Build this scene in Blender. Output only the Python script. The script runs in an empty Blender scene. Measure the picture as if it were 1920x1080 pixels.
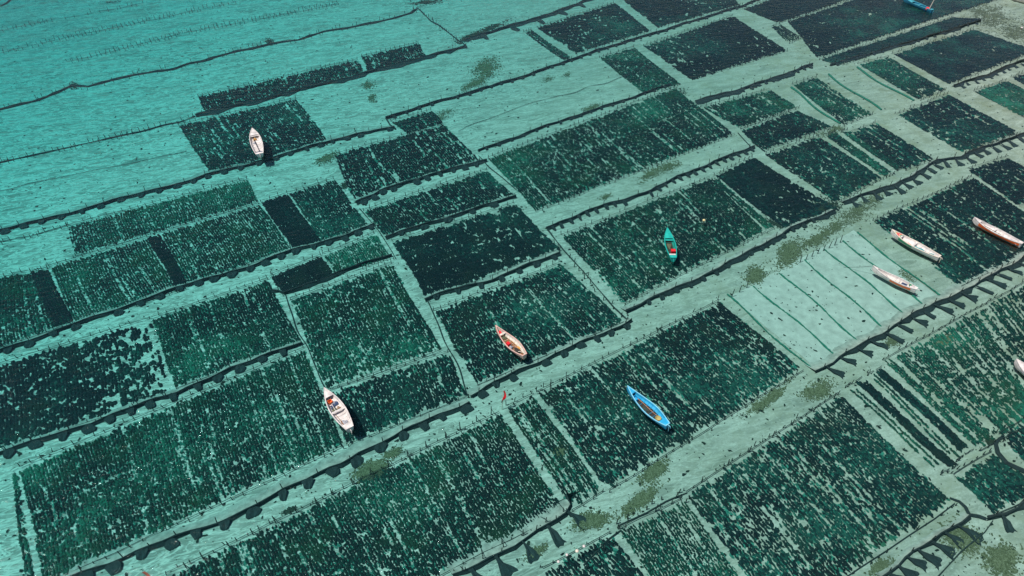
import bpy, math, random
import numpy as np
from mathutils import Vector, Matrix
random.seed(7); RNG = np.random.default_rng(11)
SC = bpy.context.scene
COL = SC.collection

# ------------------------------------------------------------------ camera, sky, sun, exposure
CAM_H, PITCH, FPX = 50.0, math.radians(42.0), 1280.0
cam_d = bpy.data.cameras.new('camera'); cam = bpy.data.objects.new('camera', cam_d); COL.objects.link(cam)
cam.location = (0, 0, CAM_H); cam.rotation_euler = (math.pi/2 - PITCH, 0, 0)
cam_d.sensor_width = 36; cam_d.lens = 36*FPX/1920; cam_d.clip_start = 0.5; cam_d.clip_end = 6000
SC.camera = cam
SUN_EL, SUN_AZ = math.radians(65), math.radians(-108)          # azimuth from +Y (ahead) towards +X (right)
world = bpy.data.worlds.new('World'); SC.world = world; world.use_nodes = True
wn = world.node_tree.nodes; wl = world.node_tree.links; wn.clear()
sky = wn.new('ShaderNodeTexSky'); sky.sky_type = 'NISHITA'; sky.sun_disc = False
sky.sun_elevation = SUN_EL; sky.sun_rotation = SUN_AZ
bg = wn.new('ShaderNodeBackground'); bg.inputs['Strength'].default_value = 0.062; sky.dust_density = .5; sky.ozone_density = 3
wo = wn.new('ShaderNodeOutputWorld'); wl.new(sky.outputs[0], bg.inputs[0]); wl.new(bg.outputs[0], wo.inputs[0])
sun_d = bpy.data.lights.new('sun', 'SUN'); sun_d.energy = 3.8; sun_d.angle = math.radians(2.0); sun_d.color = (1, .95, .88)
sun = bpy.data.objects.new('sun', sun_d); COL.objects.link(sun)
sdir = Vector((math.sin(SUN_AZ)*math.cos(SUN_EL), math.cos(SUN_AZ)*math.cos(SUN_EL), math.sin(SUN_EL)))
sun.rotation_euler = sdir.to_track_quat('Z', 'Y').to_euler(); sun.location = (0, 0, 80)
vs = SC.view_settings; vs.view_transform = 'Standard'; vs.look = 'None'; vs.gamma = 1; vs.use_curve_mapping = False
vs.exposure = 0.13
SC.cycles.max_bounces = 8; SC.cycles.transparent_max_bounces = 12; SC.cycles.diffuse_bounces = 2
SC.cycles.caustics_reflective = False; SC.cycles.caustics_refractive = False

# ------------------------------------------------------------------ geometry of the place
def bed(x, y=0):
    return np.minimum(-1.25 + 0.0125*np.asarray(x, float), -0.25)
FW = Vector((0, math.cos(PITCH), -math.sin(PITCH))); UP = Vector((0, math.sin(PITCH), math.cos(PITCH)))
def at(px, py, z=None):
    """point of the sea bed (or of height z) that a photograph position shows"""
    d = FW + Vector((1, 0, 0))*((px-960)/FPX) + UP*((540-py)/FPX)
    if z is None:
        t = 50.0
        for _ in range(12):
            t = (float(bed(d.x*t)) - CAM_H)/d.z
        z = float(bed(d.x*t))
    t = (z-CAM_H)/d.z
    return Vector((d.x*t, d.y*t, z))

# ------------------------------------------------------------------ materials
def mat(name):
    m = bpy.data.materials.new(name); m.use_nodes = True
    nt = m.node_tree; b = nt.nodes['Principled BSDF']
    return m, nt, b
def mixrgb(nt, fac, a, b, mode='MIX'):
    n = nt.nodes.new('ShaderNodeMix'); n.data_type = 'RGBA'; n.blend_type = mode
    for s, v in ((n.inputs[0], fac), (n.inputs[6], a), (n.inputs[7], b)):
        if isinstance(v, bpy.types.NodeSocket): nt.links.new(v, s)
        elif isinstance(v, (int, float)): s.default_value = v
        else: s.default_value = (*v, 1)
    return n.outputs[2]
def noise(nt, scale, detail=3, rough=.55, vec=None, dist=0):
    n = nt.nodes.new('ShaderNodeTexNoise'); n.inputs['Scale'].default_value = scale
    n.inputs['Detail'].default_value = detail; n.inputs['Roughness'].default_value = rough; n.inputs['Distortion'].default_value = dist
    if vec is not None: nt.links.new(vec, n.inputs['Vector'])
    return n.outputs['Fac']
def ramp(nt, src, p0, p1):
    n = nt.nodes.new('ShaderNodeMapRange'); n.inputs[1].default_value = p0; n.inputs[2].default_value = p1
    nt.links.new(src, n.inputs[0]); return n.outputs[0]
def coords(nt, scale=(1, 1, 1), rot=0):
    g = nt.nodes.new('ShaderNodeNewGeometry'); mp = nt.nodes.new('ShaderNodeMapping')
    mp.vector_type = 'TEXTURE'; mp.inputs['Scale'].default_value = tuple(1/q for q in scale); mp.inputs['Rotation'].default_value = (0, 0, rot)
    nt.links.new(g.outputs['Position'], mp.inputs[0]); return mp.outputs[0]
def simple(name, col, rough=.6, var=.25, scale=6, bump=.0, metal=0):
    m, nt, b = mat(name)
    tc = nt.nodes.new('ShaderNodeTexCoord')
    f = noise(nt, scale, 4, .6, tc.outputs['Object'])
    dark = tuple(c*(1-var) for c in col); lite = tuple(min(1, c*(1+var*.5)) for c in col)
    nt.links.new(mixrgb(nt, ramp(nt, f, .3, .7), dark, lite), b.inputs['Base Color'])
    b.inputs['Roughness'].default_value = rough; b.inputs['Metallic'].default_value = metal
    if bump:
        bn = nt.nodes.new('ShaderNodeBump'); bn.inputs['Strength'].default_value = bump; bn.inputs['Distance'].default_value = .02
        nt.links.new(f, bn.inputs['Height']); nt.links.new(bn.outputs[0], b.inputs['Normal'])
    return m

def sand_material():
    m, nt, b = mat('sand')
    A = math.radians(17)
    v1 = coords(nt); vs_ = coords(nt, (.42, 1.5, 1), A)
    big = ramp(nt, noise(nt, .07, 4, .6, v1), .35, .68)
    mid = ramp(nt, noise(nt, .5, 6, .68, vs_, 1.0), .34, .66)
    fine = ramp(nt, noise(nt, 4.5, 4, .7, v1), .32, .68)
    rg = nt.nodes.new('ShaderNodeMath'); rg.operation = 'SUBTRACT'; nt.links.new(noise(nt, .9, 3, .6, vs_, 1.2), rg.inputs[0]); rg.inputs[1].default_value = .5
    ra = nt.nodes.new('ShaderNodeMath'); ra.operation = 'ABSOLUTE'; nt.links.new(rg.outputs[0], ra.inputs[0]); caustic = ramp(nt, ra.outputs[0], .05, .005)
    g0 = nt.nodes.new('ShaderNodeNewGeometry'); s0 = nt.nodes.new('ShaderNodeSeparateXYZ'); nt.links.new(g0.outputs['Position'], s0.inputs[0])
    shore = ramp(nt, s0.outputs['X'], -5, 60)      # cleaner, paler sand towards the shallows
    c = mixrgb(nt, big, (.50, .465, .40), (.30, .285, .25))
    c = mixrgb(nt, shore, c, mixrgb(nt, big, (.68, .61, .50), (.50, .46, .36)))
    c = mixrgb(nt, mid, mixrgb(nt, .5, c, (.14, .18, .16)), mixrgb(nt, .55, c, (.80, .76, .66)))
    c = mixrgb(nt, ramp(nt, noise(nt, 2.1, 6, .8, v1), .60, .70), c, (.85, .82, .72))       # shell grit
    c = mixrgb(nt, mixrgb(nt, fine, (0, 0, 0), (.55, .55, .55)), c, (.27, .27, .20))
    g = nt.nodes.new('ShaderNodeNewGeometry'); sx = nt.nodes.new('ShaderNodeSeparateXYZ'); nt.links.new(g.outputs['Position'], sx.inputs[0])
    cm = nt.nodes.new('ShaderNodeMath'); cm.operation = 'MULTIPLY'; nt.links.new(caustic, cm.inputs[0]); nt.links.new(ramp(nt, sx.outputs['X'], 50, -60), cm.inputs[1])
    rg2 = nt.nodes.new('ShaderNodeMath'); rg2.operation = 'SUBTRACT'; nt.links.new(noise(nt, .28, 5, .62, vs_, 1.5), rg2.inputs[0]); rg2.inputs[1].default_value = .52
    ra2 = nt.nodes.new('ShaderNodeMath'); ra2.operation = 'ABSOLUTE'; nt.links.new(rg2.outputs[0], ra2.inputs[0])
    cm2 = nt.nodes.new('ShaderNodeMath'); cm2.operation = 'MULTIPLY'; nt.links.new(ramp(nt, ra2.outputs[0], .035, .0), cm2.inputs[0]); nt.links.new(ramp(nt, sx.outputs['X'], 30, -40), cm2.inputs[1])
    c = mixrgb(nt, cm2.outputs[0], c, (.76, .74, .64))  # broader caustic streaks, also light painted into the sand colour
    c = mixrgb(nt, cm.outputs[0], c, (.82, .80, .68))       # thin caustic streaks, wave-focused sunlight painted into the sand colour
    # scattered bits of weed lying on the sand
    sp = ramp(nt, noise(nt, 1.9, 5, .82, v1), .62, .70)
    c = mixrgb(nt, sp, c, (.12, .15, .08))
    # faint green film in patches (more towards the shallows on the right)
    film = ramp(nt, noise(nt, .22, 8, .85, v1), .46, .62)
    g = nt.nodes.new('ShaderNodeNewGeometry'); sx = nt.nodes.new('ShaderNodeSeparateXYZ'); nt.links.new(g.outputs['Position'], sx.inputs[0])
    rightness = ramp(nt, sx.outputs['X'], -10, 70)
    mm = nt.nodes.new('ShaderNodeMath'); mm.operation = 'MULTIPLY'; nt.links.new(film, mm.inputs[0]); nt.links.new(rightness, mm.inputs[1])
    m2 = nt.nodes.new('ShaderNodeMath'); m2.operation = 'MULTIPLY'; nt.links.new(mm.outputs[0], m2.inputs[0]); m2.inputs[1].default_value = .75
    c = mixrgb(nt, m2.outputs[0], c, mixrgb(nt, fine, (.20, .19, .10), (.42, .38, .25)))
    nt.links.new(c, b.inputs['Base Color']); b.inputs['Roughness'].default_value = .95; b.inputs['Specular IOR Level'].default_value = .1
    bn = nt.nodes.new('ShaderNodeBump'); bn.inputs['Strength'].default_value = .9; bn.inputs['Distance'].default_value = .12
    nt.links.new(noise(nt, 1.6, 5, .65, vs_, .6), bn.inputs['Height']); nt.links.new(bn.outputs[0], b.inputs['Normal'])
    return m

def water_material():
    m = bpy.data.materials.new('sea_water'); m.use_nodes = True; nt = m.node_tree; nt.nodes.clear()
    out = nt.nodes.new('ShaderNodeOutputMaterial')
    tr = nt.nodes.new('ShaderNodeBsdfTransparent'); gl = nt.nodes.new('ShaderNodeBsdfGlossy'); gl.inputs['Roughness'].default_value = .05
    tu = nt.nodes.new('ShaderNodeBsdfDiffuse'); tu.inputs['Color'].default_value = (.01, .27, .28, 1)
    fr = nt.nodes.new('ShaderNodeFresnel'); fr.inputs['IOR'].default_value = 1.33
    v = coords(nt, (.6, 1.7, 1), math.radians(17))
    a = nt.nodes.new('ShaderNodeMath'); a.operation = 'ADD'
    nt.links.new(noise(nt, 1.1, 5, .62, v, .5), a.inputs[0]); nt.links.new(noise(nt, .16, 2, .5, v), a.inputs[1])
    bn = nt.nodes.new('ShaderNodeBump'); bn.inputs['Strength'].default_value = 1; bn.inputs['Distance'].default_value = .11
    nt.links.new(a.outputs[0], bn.inputs['Height'])
    nt.links.new(bn.outputs[0], fr.inputs['Normal']); nt.links.new(bn.outputs[0], gl.inputs['Normal'])
    m0 = nt.nodes.new('ShaderNodeMixShader'); m0.inputs[0].default_value = WATER_TURBID
    nt.links.new(tr.outputs[0], m0.inputs[1]); nt.links.new(tu.outputs[0], m0.inputs[2])
    m1 = nt.nodes.new('ShaderNodeMixShader'); nt.links.new(fr.outputs[0], m1.inputs[0])
    nt.links.new(m0.outputs[0], m1.inputs[1]); nt.links.new(gl.outputs[0], m1.inputs[2])
    nt.links.new(m1.outputs[0], out.inputs['Surface'])
    ab = nt.nodes.new('ShaderNodeVolumeAbsorption'); ab.inputs['Color'].default_value = WATER_ABS; ab.inputs['Density'].default_value = WATER_DENS
    nt.links.new(ab.outputs[0], out.inputs['Volume'])
    return m
WATER_TURBID = .014
WATER_ABS = (.16, .84, .865, 1); WATER_DENS = .40

def weed_material(name, dark, mid, lite, olive):
    m, nt, b = mat(name)
    at_ = nt.nodes.new('ShaderNodeAttribute'); at_.attribute_name = 'tint'
    c = mixrgb(nt, ramp(nt, at_.outputs['Fac'], .0, .5), dark, mid); c = mixrgb(nt, ramp(nt, at_.outputs['Fac'], .5, 1), c, lite)
    c = mixrgb(nt, ramp(nt, noise(nt, .25, 4, .6, coords(nt)), .5, .75), c, olive)
    nt.links.new(c, b.inputs['Base Color']); b.inputs['Roughness'].default_value = .7; b.inputs['Specular IOR Level'].default_value = .2
    return m
M = {}
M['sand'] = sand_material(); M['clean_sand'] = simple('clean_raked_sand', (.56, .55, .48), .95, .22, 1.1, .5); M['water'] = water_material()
M['weed'] = weed_material('green_seaweed', (.001, .008, .009), (.003, .036, .027), (.020, .16, .10), (.011, .048, .022))
M['weed_dark'] = weed_material('mature_seaweed', (.001, .006, .008), (.002, .020, .020), (.014, .10, .072), (.011, .022, .016))
M['young'] = weed_material('thin_young_weed', (.010, .07, .052), (.022, .15, .11), (.05, .25, .18), (.04, .14, .08))
M['algae'] = weed_material('olive_algae', (.045, .055, .022), (.11, .12, .06), (.22, .23, .14), (.12, .13, .07))
M['mud'] = weed_material('dark_drift_weed', (.008, .014, .012), (.02, .035, .025), (.06, .08, .05), (.03, .04, .02))
M['net'] = simple('dark_netting', (.022, .036, .036), .9, .5, 5, .3)
M['skirt'] = simple('grey_netting', (.43, .43, .37), .95, .4, 1.8, .8)
M['rope'] = simple('wet_rope', (.03, .045, .04), .9)
M['stake'] = simple('stake_wood', (.025, .035, .03), .9)
M['line_weed'] = simple('line_weed', (.015, .20, .13), .8, .5, 4)
M['white'] = simple('white_boat_paint', (.80, .73, .69), .5, .34, 2.2, .15)
M['white2'] = simple('cream_boat_paint', (.78, .72, .62), .5, .22, 4, .1)
M['wood_in'] = simple('bare_wood_planking', (.36, .24, .14), .7, .45, 5, .2)
M['brown'] = simple('brown_wood', (.26, .12, .05), .7, .4, 5)
M['pinkpaint'] = simple('salmon_paint', (.80, .50, .42), .5, .2, 4)
M['blue'] = simple('blue_boat_paint', (.03, .42, .72), .4, .2, 3, .1)
M['bluelite'] = simple('light_blue_trim', (.25, .68, .86), .4, .15, 3)
M['petrol'] = simple('petrol_boat_paint', (.02, .20, .32), .5, .3, 3)
M['petrol_light'] = simple('pale_petrol_paint', (.08, .42, .50), .5, .3, 3)
M['bluedark'] = simple('dark_blue_tarp', (.03, .06, .14), .7, .4, 4)
M['cyan'] = simple('turquoise_boat_paint', (.02, .48, .40), .4, .25, 3, .1)
M['cyandark'] = simple('green_boat_paint', (.01, .26, .20), .5, .3, 3)
M['orange'] = simple('orange_paint', (.90, .17, .04), .5, .15, 3)
M['red'] = simple('red_plastic', (.85, .02, .03), .45, .15, 3)
M['salmon'] = simple('salmon_cloth', (.90, .22, .14), .8, .2, 3)
M['gold'] = simple('ochre_plastic', (.75, .38, .08), .6, .3, 3)
M['green'] = simple('green_paint', (.03, .32, .16), .5, .2, 3)
M['straw'] = simple('straw', (.50, .42, .16), .9, .4, 20, .5)
M['pole'] = simple('bamboo_pole', (.60, .30, .16), .7, .3, 6)
M['black'] = simple('black_rubber', (.02, .02, .022), .6, .3, 6)
M['grey'] = simple('grey_sack', (.42, .43, .48), .85, .35, 6, .4)
M['hold'] = simple('dark_bilge', (.035, .035, .03), .8, .5, 4)
M['teal_tarp'] = simple('teal_tarp', (.08, .38, .40), .6, .4, 4, .3)
M['olive_net'] = simple('olive_net_heap', (.13, .14, .08), .9, .5, 10, .6)
M['darknet'] = simple('dark_net_heap', (.05, .07, .055), .9, .5, 10, .6)
M['cream'] = simple('cream_foam', (.85, .75, .62), .8, .1, 6)
M['yellow'] = simple('yellow_float_plastic', (.80, .68, .35), .5, .15, 6)

# ------------------------------------------------------------------ object helpers
def mesh_np(name, V, F, m, attr=None, smooth=False):
    """mesh from numpy: V (n,3), F (k,3) or (k,4)"""
    me = bpy.data.meshes.new(name); V = np.asarray(V, np.float32); F = np.asarray(F, np.int32)
    n = F.shape[1]; me.vertices.add(len(V)); me.vertices.foreach_set('co', V.ravel())
    me.loops.add(F.size); me.loops.foreach_set('vertex_index', F.ravel())
    me.polygons.add(len(F)); me.polygons.foreach_set('loop_start', np.arange(0, F.size, n, dtype=np.int32))
    me.update(calc_edges=True)
    if attr is not None:
        a = me.attributes.new('tint', 'FLOAT', 'POINT'); a.data.foreach_set('value', np.asarray(attr, np.float32))
    if smooth: me.polygons.foreach_set('use_smooth', np.ones(len(F), bool))
    me.materials.append(m); return me
def link(name, me, parent=None, loc=None, rz=None):
    o = bpy.data.objects.new(name, me); COL.objects.link(o)
    if parent: o.parent = parent
    if loc is not None: o.location = loc
    if rz is not None: o.rotation_euler.z = rz
    return o
def poly(name, V, F, m, parent=None, loc=None, rz=None, smooth=False):
    me = bpy.data.meshes.new(name); me.from_pydata([tuple(v) for v in V], [], F); me.materials.append(m)
    if smooth: me.polygons.foreach_set('use_smooth', [True]*len(F))
    me.update(); return link(name, me, parent, loc, rz)
def tag(o, label=None, cat=None, group=None, kind=None):
    if label: o['label'] = label
    if cat: o['category'] = cat
    if group: o['group'] = group
    if kind: o['kind'] = kind
    return o
def empty(name, loc, label, cat, group=None, rz=0):
    o = bpy.data.objects.new(name, None); COL.objects.link(o); o.location = loc; o.rotation_euler.z = rz; o.empty_display_size = .3
    return tag(o, label, cat, group)
def tube(pts, r, n=5):
    """tube along pts; r a number or list"""
    V, F = [], []; k = len(pts); rs = r if hasattr(r, '__len__') else [r]*k
    for i, p in enumerate(pts):
        t = (Vector(pts[min(i+1, k-1)])-Vector(pts[max(i-1, 0)])).normalized()
        a = t.cross(Vector((0, 0, 1)));
        a = a.normalized() if a.length > 1e-3 else Vector((1, 0, 0)); b = t.cross(a)
        for j in range(n):
            q = 2*math.pi*j/n; V.append(Vector(p)+(a*math.cos(q)+b*math.sin(q))*rs[i])
    for i in range(k-1):
        for j in range(n): F.append((i*n+j, i*n+(j+1) % n, (i+1)*n+(j+1) % n, (i+1)*n+j))
    F.append(tuple(range(n))[::-1]); F.append(tuple(range((k-1)*n, k*n))); return V, F
def join(parts):
    V, F = [], []
    for v, f in parts:
        o = len(V); V += list(v); F += [tuple(i+o for i in q) for q in f]
    return V, F
def resample(pts, step):
    pts = [Vector(p) for p in pts]; out = [pts[0]]; 
    for a, b in zip(pts, pts[1:]):
        L = (b-a).length; n = max(1, int(round(L/step)))
        out += [a.lerp(b, (i+1)/n) for i in range(n)]
    return out
# smooth 2-D value noise in numpy
_G = RNG.random((64, 64))
def vnoise(x, y, s):
    x = np.asarray(x)*s+1000; y = np.asarray(y)*s+1000
    xi = np.floor(x).astype(int); yi = np.floor(y).astype(int); fx = x-xi; fy = y-yi
    fx = fx*fx*(3-2*fx); fy = fy*fy*(3-2*fy)
    g = lambda a, b: _G[a % 64, b % 64]
    return (g(xi, yi)*(1-fx)+g(xi+1, yi)*fx)*(1-fy)+(g(xi, yi+1)*(1-fx)+g(xi+1, yi+1)*fx)*fy
def fbm(x, y, s): return .55*vnoise(x, y, s)+.3*vnoise(x+9, y-5, s*2.3)+.15*vnoise(x-3, y+8, s*5.1)

def clumps(X, Y, R, ang, elong, H, tint, m, name, lift=0.03, origin=(0, 0)):
    """many irregular low tufts as one mesh (6 triangles each)"""
    n = len(X); th = np.linspace(0, 2*np.pi, 6, endpoint=False)[None, :]+RNG.random((n, 1))*6
    rad = R[:, None]*(.38+1.1*RNG.random((n, 6)))
    lx = rad*np.cos(th)*elong[:, None]; ly = rad*np.sin(th)
    ca, sa = np.cos(ang)[:, None], np.sin(ang)[:, None]
    wx = X[:, None]+lx*ca-ly*sa; wy = Y[:, None]+lx*sa+ly*ca
    zb = bed(wx)+lift+.06*RNG.random((n, 6))
    V = np.empty((n, 7, 3)); V[:, :6, 0] = wx; V[:, :6, 1] = wy; V[:, :6, 2] = zb
    V[:, 6, 0] = X+(RNG.random(n)-.5)*R*.5; V[:, 6, 1] = Y+(RNG.random(n)-.5)*R*.5; V[:, 6, 2] = bed(X)+lift+H
    V[:, :, 0] -= origin[0]; V[:, :, 1] -= origin[1]
    b = (np.arange(n)*7)[:, None]; i = np.arange(6)
    F = np.stack([b+i, b+(i+1) % 6, np.broadcast_to(b+6, (n, 6))], -1).reshape(-1, 3)
    A = np.repeat(np.clip(tint, 0, 1), 7).reshape(n, 7); A = np.clip(A+(RNG.random((n, 7))-.5)*.45, 0, 1)
    return mesh_np(name, V.reshape(-1, 3), F, m, A.ravel())

# ------------------------------------------------------------------ the setting
def grid_axis(): return np.concatenate([[-2500, -1200, -600, -350], np.linspace(-220, 220, 89), [350, 600, 1200, 2500]])
def build_seabed():
    xs = grid_axis(); ys = np.concatenate([[-1500, -500, -150, -60], np.linspace(0, 300, 61), [400, 700, 1300, 3000]])
    X, Y = np.meshgrid(xs, ys); Z = bed(X)+(fbm(X, Y, .12)-.5)*.05-.03
    V = np.stack([X, Y, Z], -1).reshape(-1, 3); nx = len(xs)
    a = (np.arange(len(ys)-1)[:, None]*nx+np.arange(nx-1)[None, :]).ravel()
    F = np.stack([a, a+1, a+1+nx, a+nx], -1)
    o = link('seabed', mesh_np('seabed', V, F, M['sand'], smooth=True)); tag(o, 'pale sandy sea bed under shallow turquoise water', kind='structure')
build_seabed()
def build_water():
    x, y0, y1, zb = 2400, -1400, 2900, -21
    V = [(-x, y0, zb), (x, y0, zb), (x, y1, zb), (-x, y1, zb), (-x, y0, 0), (x, y0, 0), (x, y1, 0), (-x, y1, 0)]
    F = [(3, 2, 1, 0), (4, 5, 6, 7), (0, 1, 5, 4), (1, 2, 6, 5), (2, 3, 7, 6), (3, 0, 4, 7)]
    o = poly('sea_water', V, F, M['water']); tag(o, 'clear shallow turquoise sea water over the seaweed farm', kind='structure')
build_water()

# stake prototypes (shared meshes)
def stake_mesh(h, r, lean):
    V, F = tube([(0, 0, -.1), (lean*.5, 0, h*.5), (lean, .02, h)], [r*1.1, r, r*.85], 5)
    me = bpy.data.meshes.new('stake'); me.from_pydata([tuple(v) for v in V], [], F); me.materials.append(M['stake']); return me
SM = [stake_mesh(h, .04, l) for h, l in ((.42, .0), (.5, .06), (.36, -.05), (.6, .02), (.45, .12))]
SM_TALL = [stake_mesh(h, .045, l) for h, l in ((.95, .0), (1.1, .07), (.85, -.06))]
def put_stakes(parent, pts, meshes, origin):
    for p in pts:
        me = random.choice(meshes)
        o = link('stake', me, parent, (p.x-origin.x, p.y-origin.y, p.z), random.uniform(0, 6.3)); s = random.uniform(.8, 1.25); o.scale = (1, 1, s)

# ------------------------------------------------------------------ seaweed plots
# style: row spacing, step, radius, keep, tint, material, patchiness
STY = {
 'fine':  dict(sp=.30, st=.21, r=.135, keep=.90, tint=.62, m='weed', patch=.10, streak=.10),
 'green': dict(sp=.31, st=.22, r=.155, keep=.92, tint=.42, m='weed', patch=.14, streak=.10),
 'deep':  dict(sp=.33, st=.25, r=.18, keep=.93, tint=.30, m='weed_dark', patch=.16, streak=.06),
 'black': dict(sp=.30, st=.22, r=.21, keep=.985, tint=.08, m='weed_dark', patch=.05, streak=.0),
 'spot':  dict(sp=.36, st=.29, r=.20, keep=.90, tint=.22, m='weed_dark', patch=.26, streak=.06),
 'sparse': dict(sp=.36, st=.28, r=.22, keep=.93, tint=.12, m='weed_dark', patch=.27, streak=.03, pgrad=.42),
 'rows':  dict(sp=.42, st=.20, r=.15, keep=.95, tint=.45, m='weed', patch=.10, streak=.10),
}
N_TUFT = 0
PLOT_LABELS = set()
def plot(corners, style, label, group=None, cross=True, stakes=True, tint=None, rope=True, **kw):
    global N_TUFT
    s = dict(STY[style]); s.update(kw)
    if tint is not None: s['tint'] = tint
    UL, UR, LR, LL = [at(*c) for c in corners]
    O = (UL+UR+LR+LL)/4; O.z = 0
    root = empty('seaweed_plot', (O.x, O.y, 0), label, 'seaweed plot', group)
    fine = min(1.25, max(.60, math.hypot(O.x, O.y, CAM_H)/105))          # nearer plots are built of smaller tufts
    s['sp'] *= .42+.58*fine; s['st'] *= .70*fine; s['r'] *= .80*(.25+.75*fine)
    Lu = ((UR-UL).length+(LR-LL).length)/2; nr = max(2, int(round(Lu/s['sp'])))
    U = [(i+.5)/nr for i in range(nr)]
    Xs, Ys, An, Rr, Tt, Dd = [], [], [], [], [], []
    wob_ph = random.random()*6
    vcross = random.uniform(.4, .6)
    for k, u in enumerate(U):
        a = UL.lerp(UR, u); b = LL.lerp(LR, u); d = b-a; L = d.length; n = max(2, int(L/s['st']))
        v = (np.arange(n)+RNG.random(n)*.9)/n
        e0, e1 = random.uniform(-.25, .25)/L, random.uniform(-.3, .3)/L
        v = e0+v*(1-e0+e1)
        nrm = Vector((-d.y, d.x, 0)).normalized()
        wob = .10*np.sin(v*5+wob_ph+k*.05)+(RNG.random(n)-.5)*.10
        x = a.x+d.x*v+nrm.x*wob; y = a.y+d.y*v+nrm.y*wob
        keep = RNG.random(n) < (s['keep']-random.random()*.06)
        if random.random() < s['streak']:                       # part of a line where the weed has been picked
            c, w = random.random(), random.uniform(.06, .5)*random.choice((.4, 1)); keep &= (np.abs(v-c) > w) | (RNG.random(n) < .12)
        if random.random() < s.get('gaps', .05 if style in ('fine', 'green', 'deep', 'spot') else 0):   # a line harvested along its whole length
            keep &= (RNG.random(n) < .22) | (vnoise(v*9, k, 1) > .78)
        if cross: 
            keep &= (np.abs(v-vcross-.012*np.sin(u*17)) > .012) | (RNG.random(n) < .45)
        q = .5*fbm(x, y, 1.15)+.5*vnoise(x*1.0+7, y-3, 3.1); keep &= q > (s['patch']+s.get('pgrad', 0)*max(0, u-.45)+.05+.16*(vnoise(x, y, .13)-.4))
        if style != 'black' : 
            w_ = np.abs(vnoise(x*1.0-4, y*1.0+11, 2.2/fine)-.5); keep &= (w_ > .05+.05*(vnoise(x, y, .2)-.3)) | (RNG.random(n) < .35)
        x, y, v = x[keep], y[keep], v[keep]; n = len(x)
        Xs.append(x); Ys.append(y); An.append(np.full(n, math.atan2(d.y, d.x))); 
        Rr.append(s['r']*(.72+.75*RNG.random(n)))
        Tt.append(s['tint']+(vnoise(x, y, .09)-.5)*.75+(vnoise(x+50, y, .33)-.5)*.7+(RNG.random(n)-.5)*.5+(random.random()-.5)*.2)
    X = np.concatenate(Xs); Y = np.concatenate(Ys); R = np.concatenate(Rr); N_TUFT += len(X)
    me = clumps(X, Y, R, np.concatenate(An)+(RNG.random(len(X))-.5)*.8, 1.25+.8*RNG.random(len(X)), .09+.14*RNG.random(len(X)), np.concatenate(Tt), M[s['m']], 'seaweed_rows', origin=(O.x, O.y))
    tag(link('seaweed_rows', me, root), kind='stuff')
    # thin young weed between and under the rows
    if style not in ('black', 'rows', 'sparse'):
        n = int(len(X)*.75); su, sv = RNG.random(n), RNG.random(n)
        ax = UL.x+(UR.x-UL.x)*su; bx = LL.x+(LR.x-LL.x)*su; ay = UL.y+(UR.y-UL.y)*su; by = LL.y+(LR.y-LL.y)*su
        x, y = ax+(bx-ax)*sv, ay+(by-ay)*sv; k = vnoise(x, y, .5) > .22; x, y = x[k], y[k]; n = len(x)
        me = clumps(x, y, s['r']*(.45+.8*RNG.random(n)), np.full(n, math.atan2(LL.y-UL.y, LL.x-UL.x)), 1.3+RNG.random(n), .02+.03*RNG.random(n), .1+.9*RNG.random(n), M['young'], 'young_weed', lift=.0, origin=(O.x, O.y))
        tag(link('young_weed', me, root), kind='stuff')
    d0 = ((LL-UL).normalized()+(LR-UR).normalized()).normalized()
    if rope:
        for (a, b, sg) in ((UL, UR, -1), (LL, LR, 1)):
            pts = []
            m_ = max(3, int((b-a).length/2.5))
            for i in range(m_+1):
                p = a.lerp(b, i/m_)+d0*sg*(.42+random.uniform(-.07, .07)); p.z = float(bed(p.x))+.20
                pts.append(p-O)
            V, F = tube(pts, .03, 4); poly('edge_rope', V, F, M['rope'], root)
            if stakes:
                q = resample(pts, stakes if isinstance(stakes, float) else .85)
                P = []
                for i, p in enumerate(q):
                    if random.random() < .12: continue
                    j = d0*sg*random.uniform(-.1, .25); w = p+j; w.z = float(bed(w.x+O.x)); P.append(w)
                sc_y = at_y(a)
                if sc_y > 430 and len(P) < 140:
                    put_stakes(root, P, SM, Vector((0, 0, 0)))
                elif P:
                    W = join([tube([(p.x, p.y, p.z-.1), (p.x+random.uniform(-.08, .08), p.y, p.z+random.uniform(.35, .6))], .045, 4) for p in P])
                    tag(poly('stake_row', W[0], W[1], M['stake'], root), kind='stuff')
    return root
def at_y(w):
    d = Vector(w)-Vector((0, 0, CAM_H)); return 540-FPX*d.dot(UP)/d.dot(FW)

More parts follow.
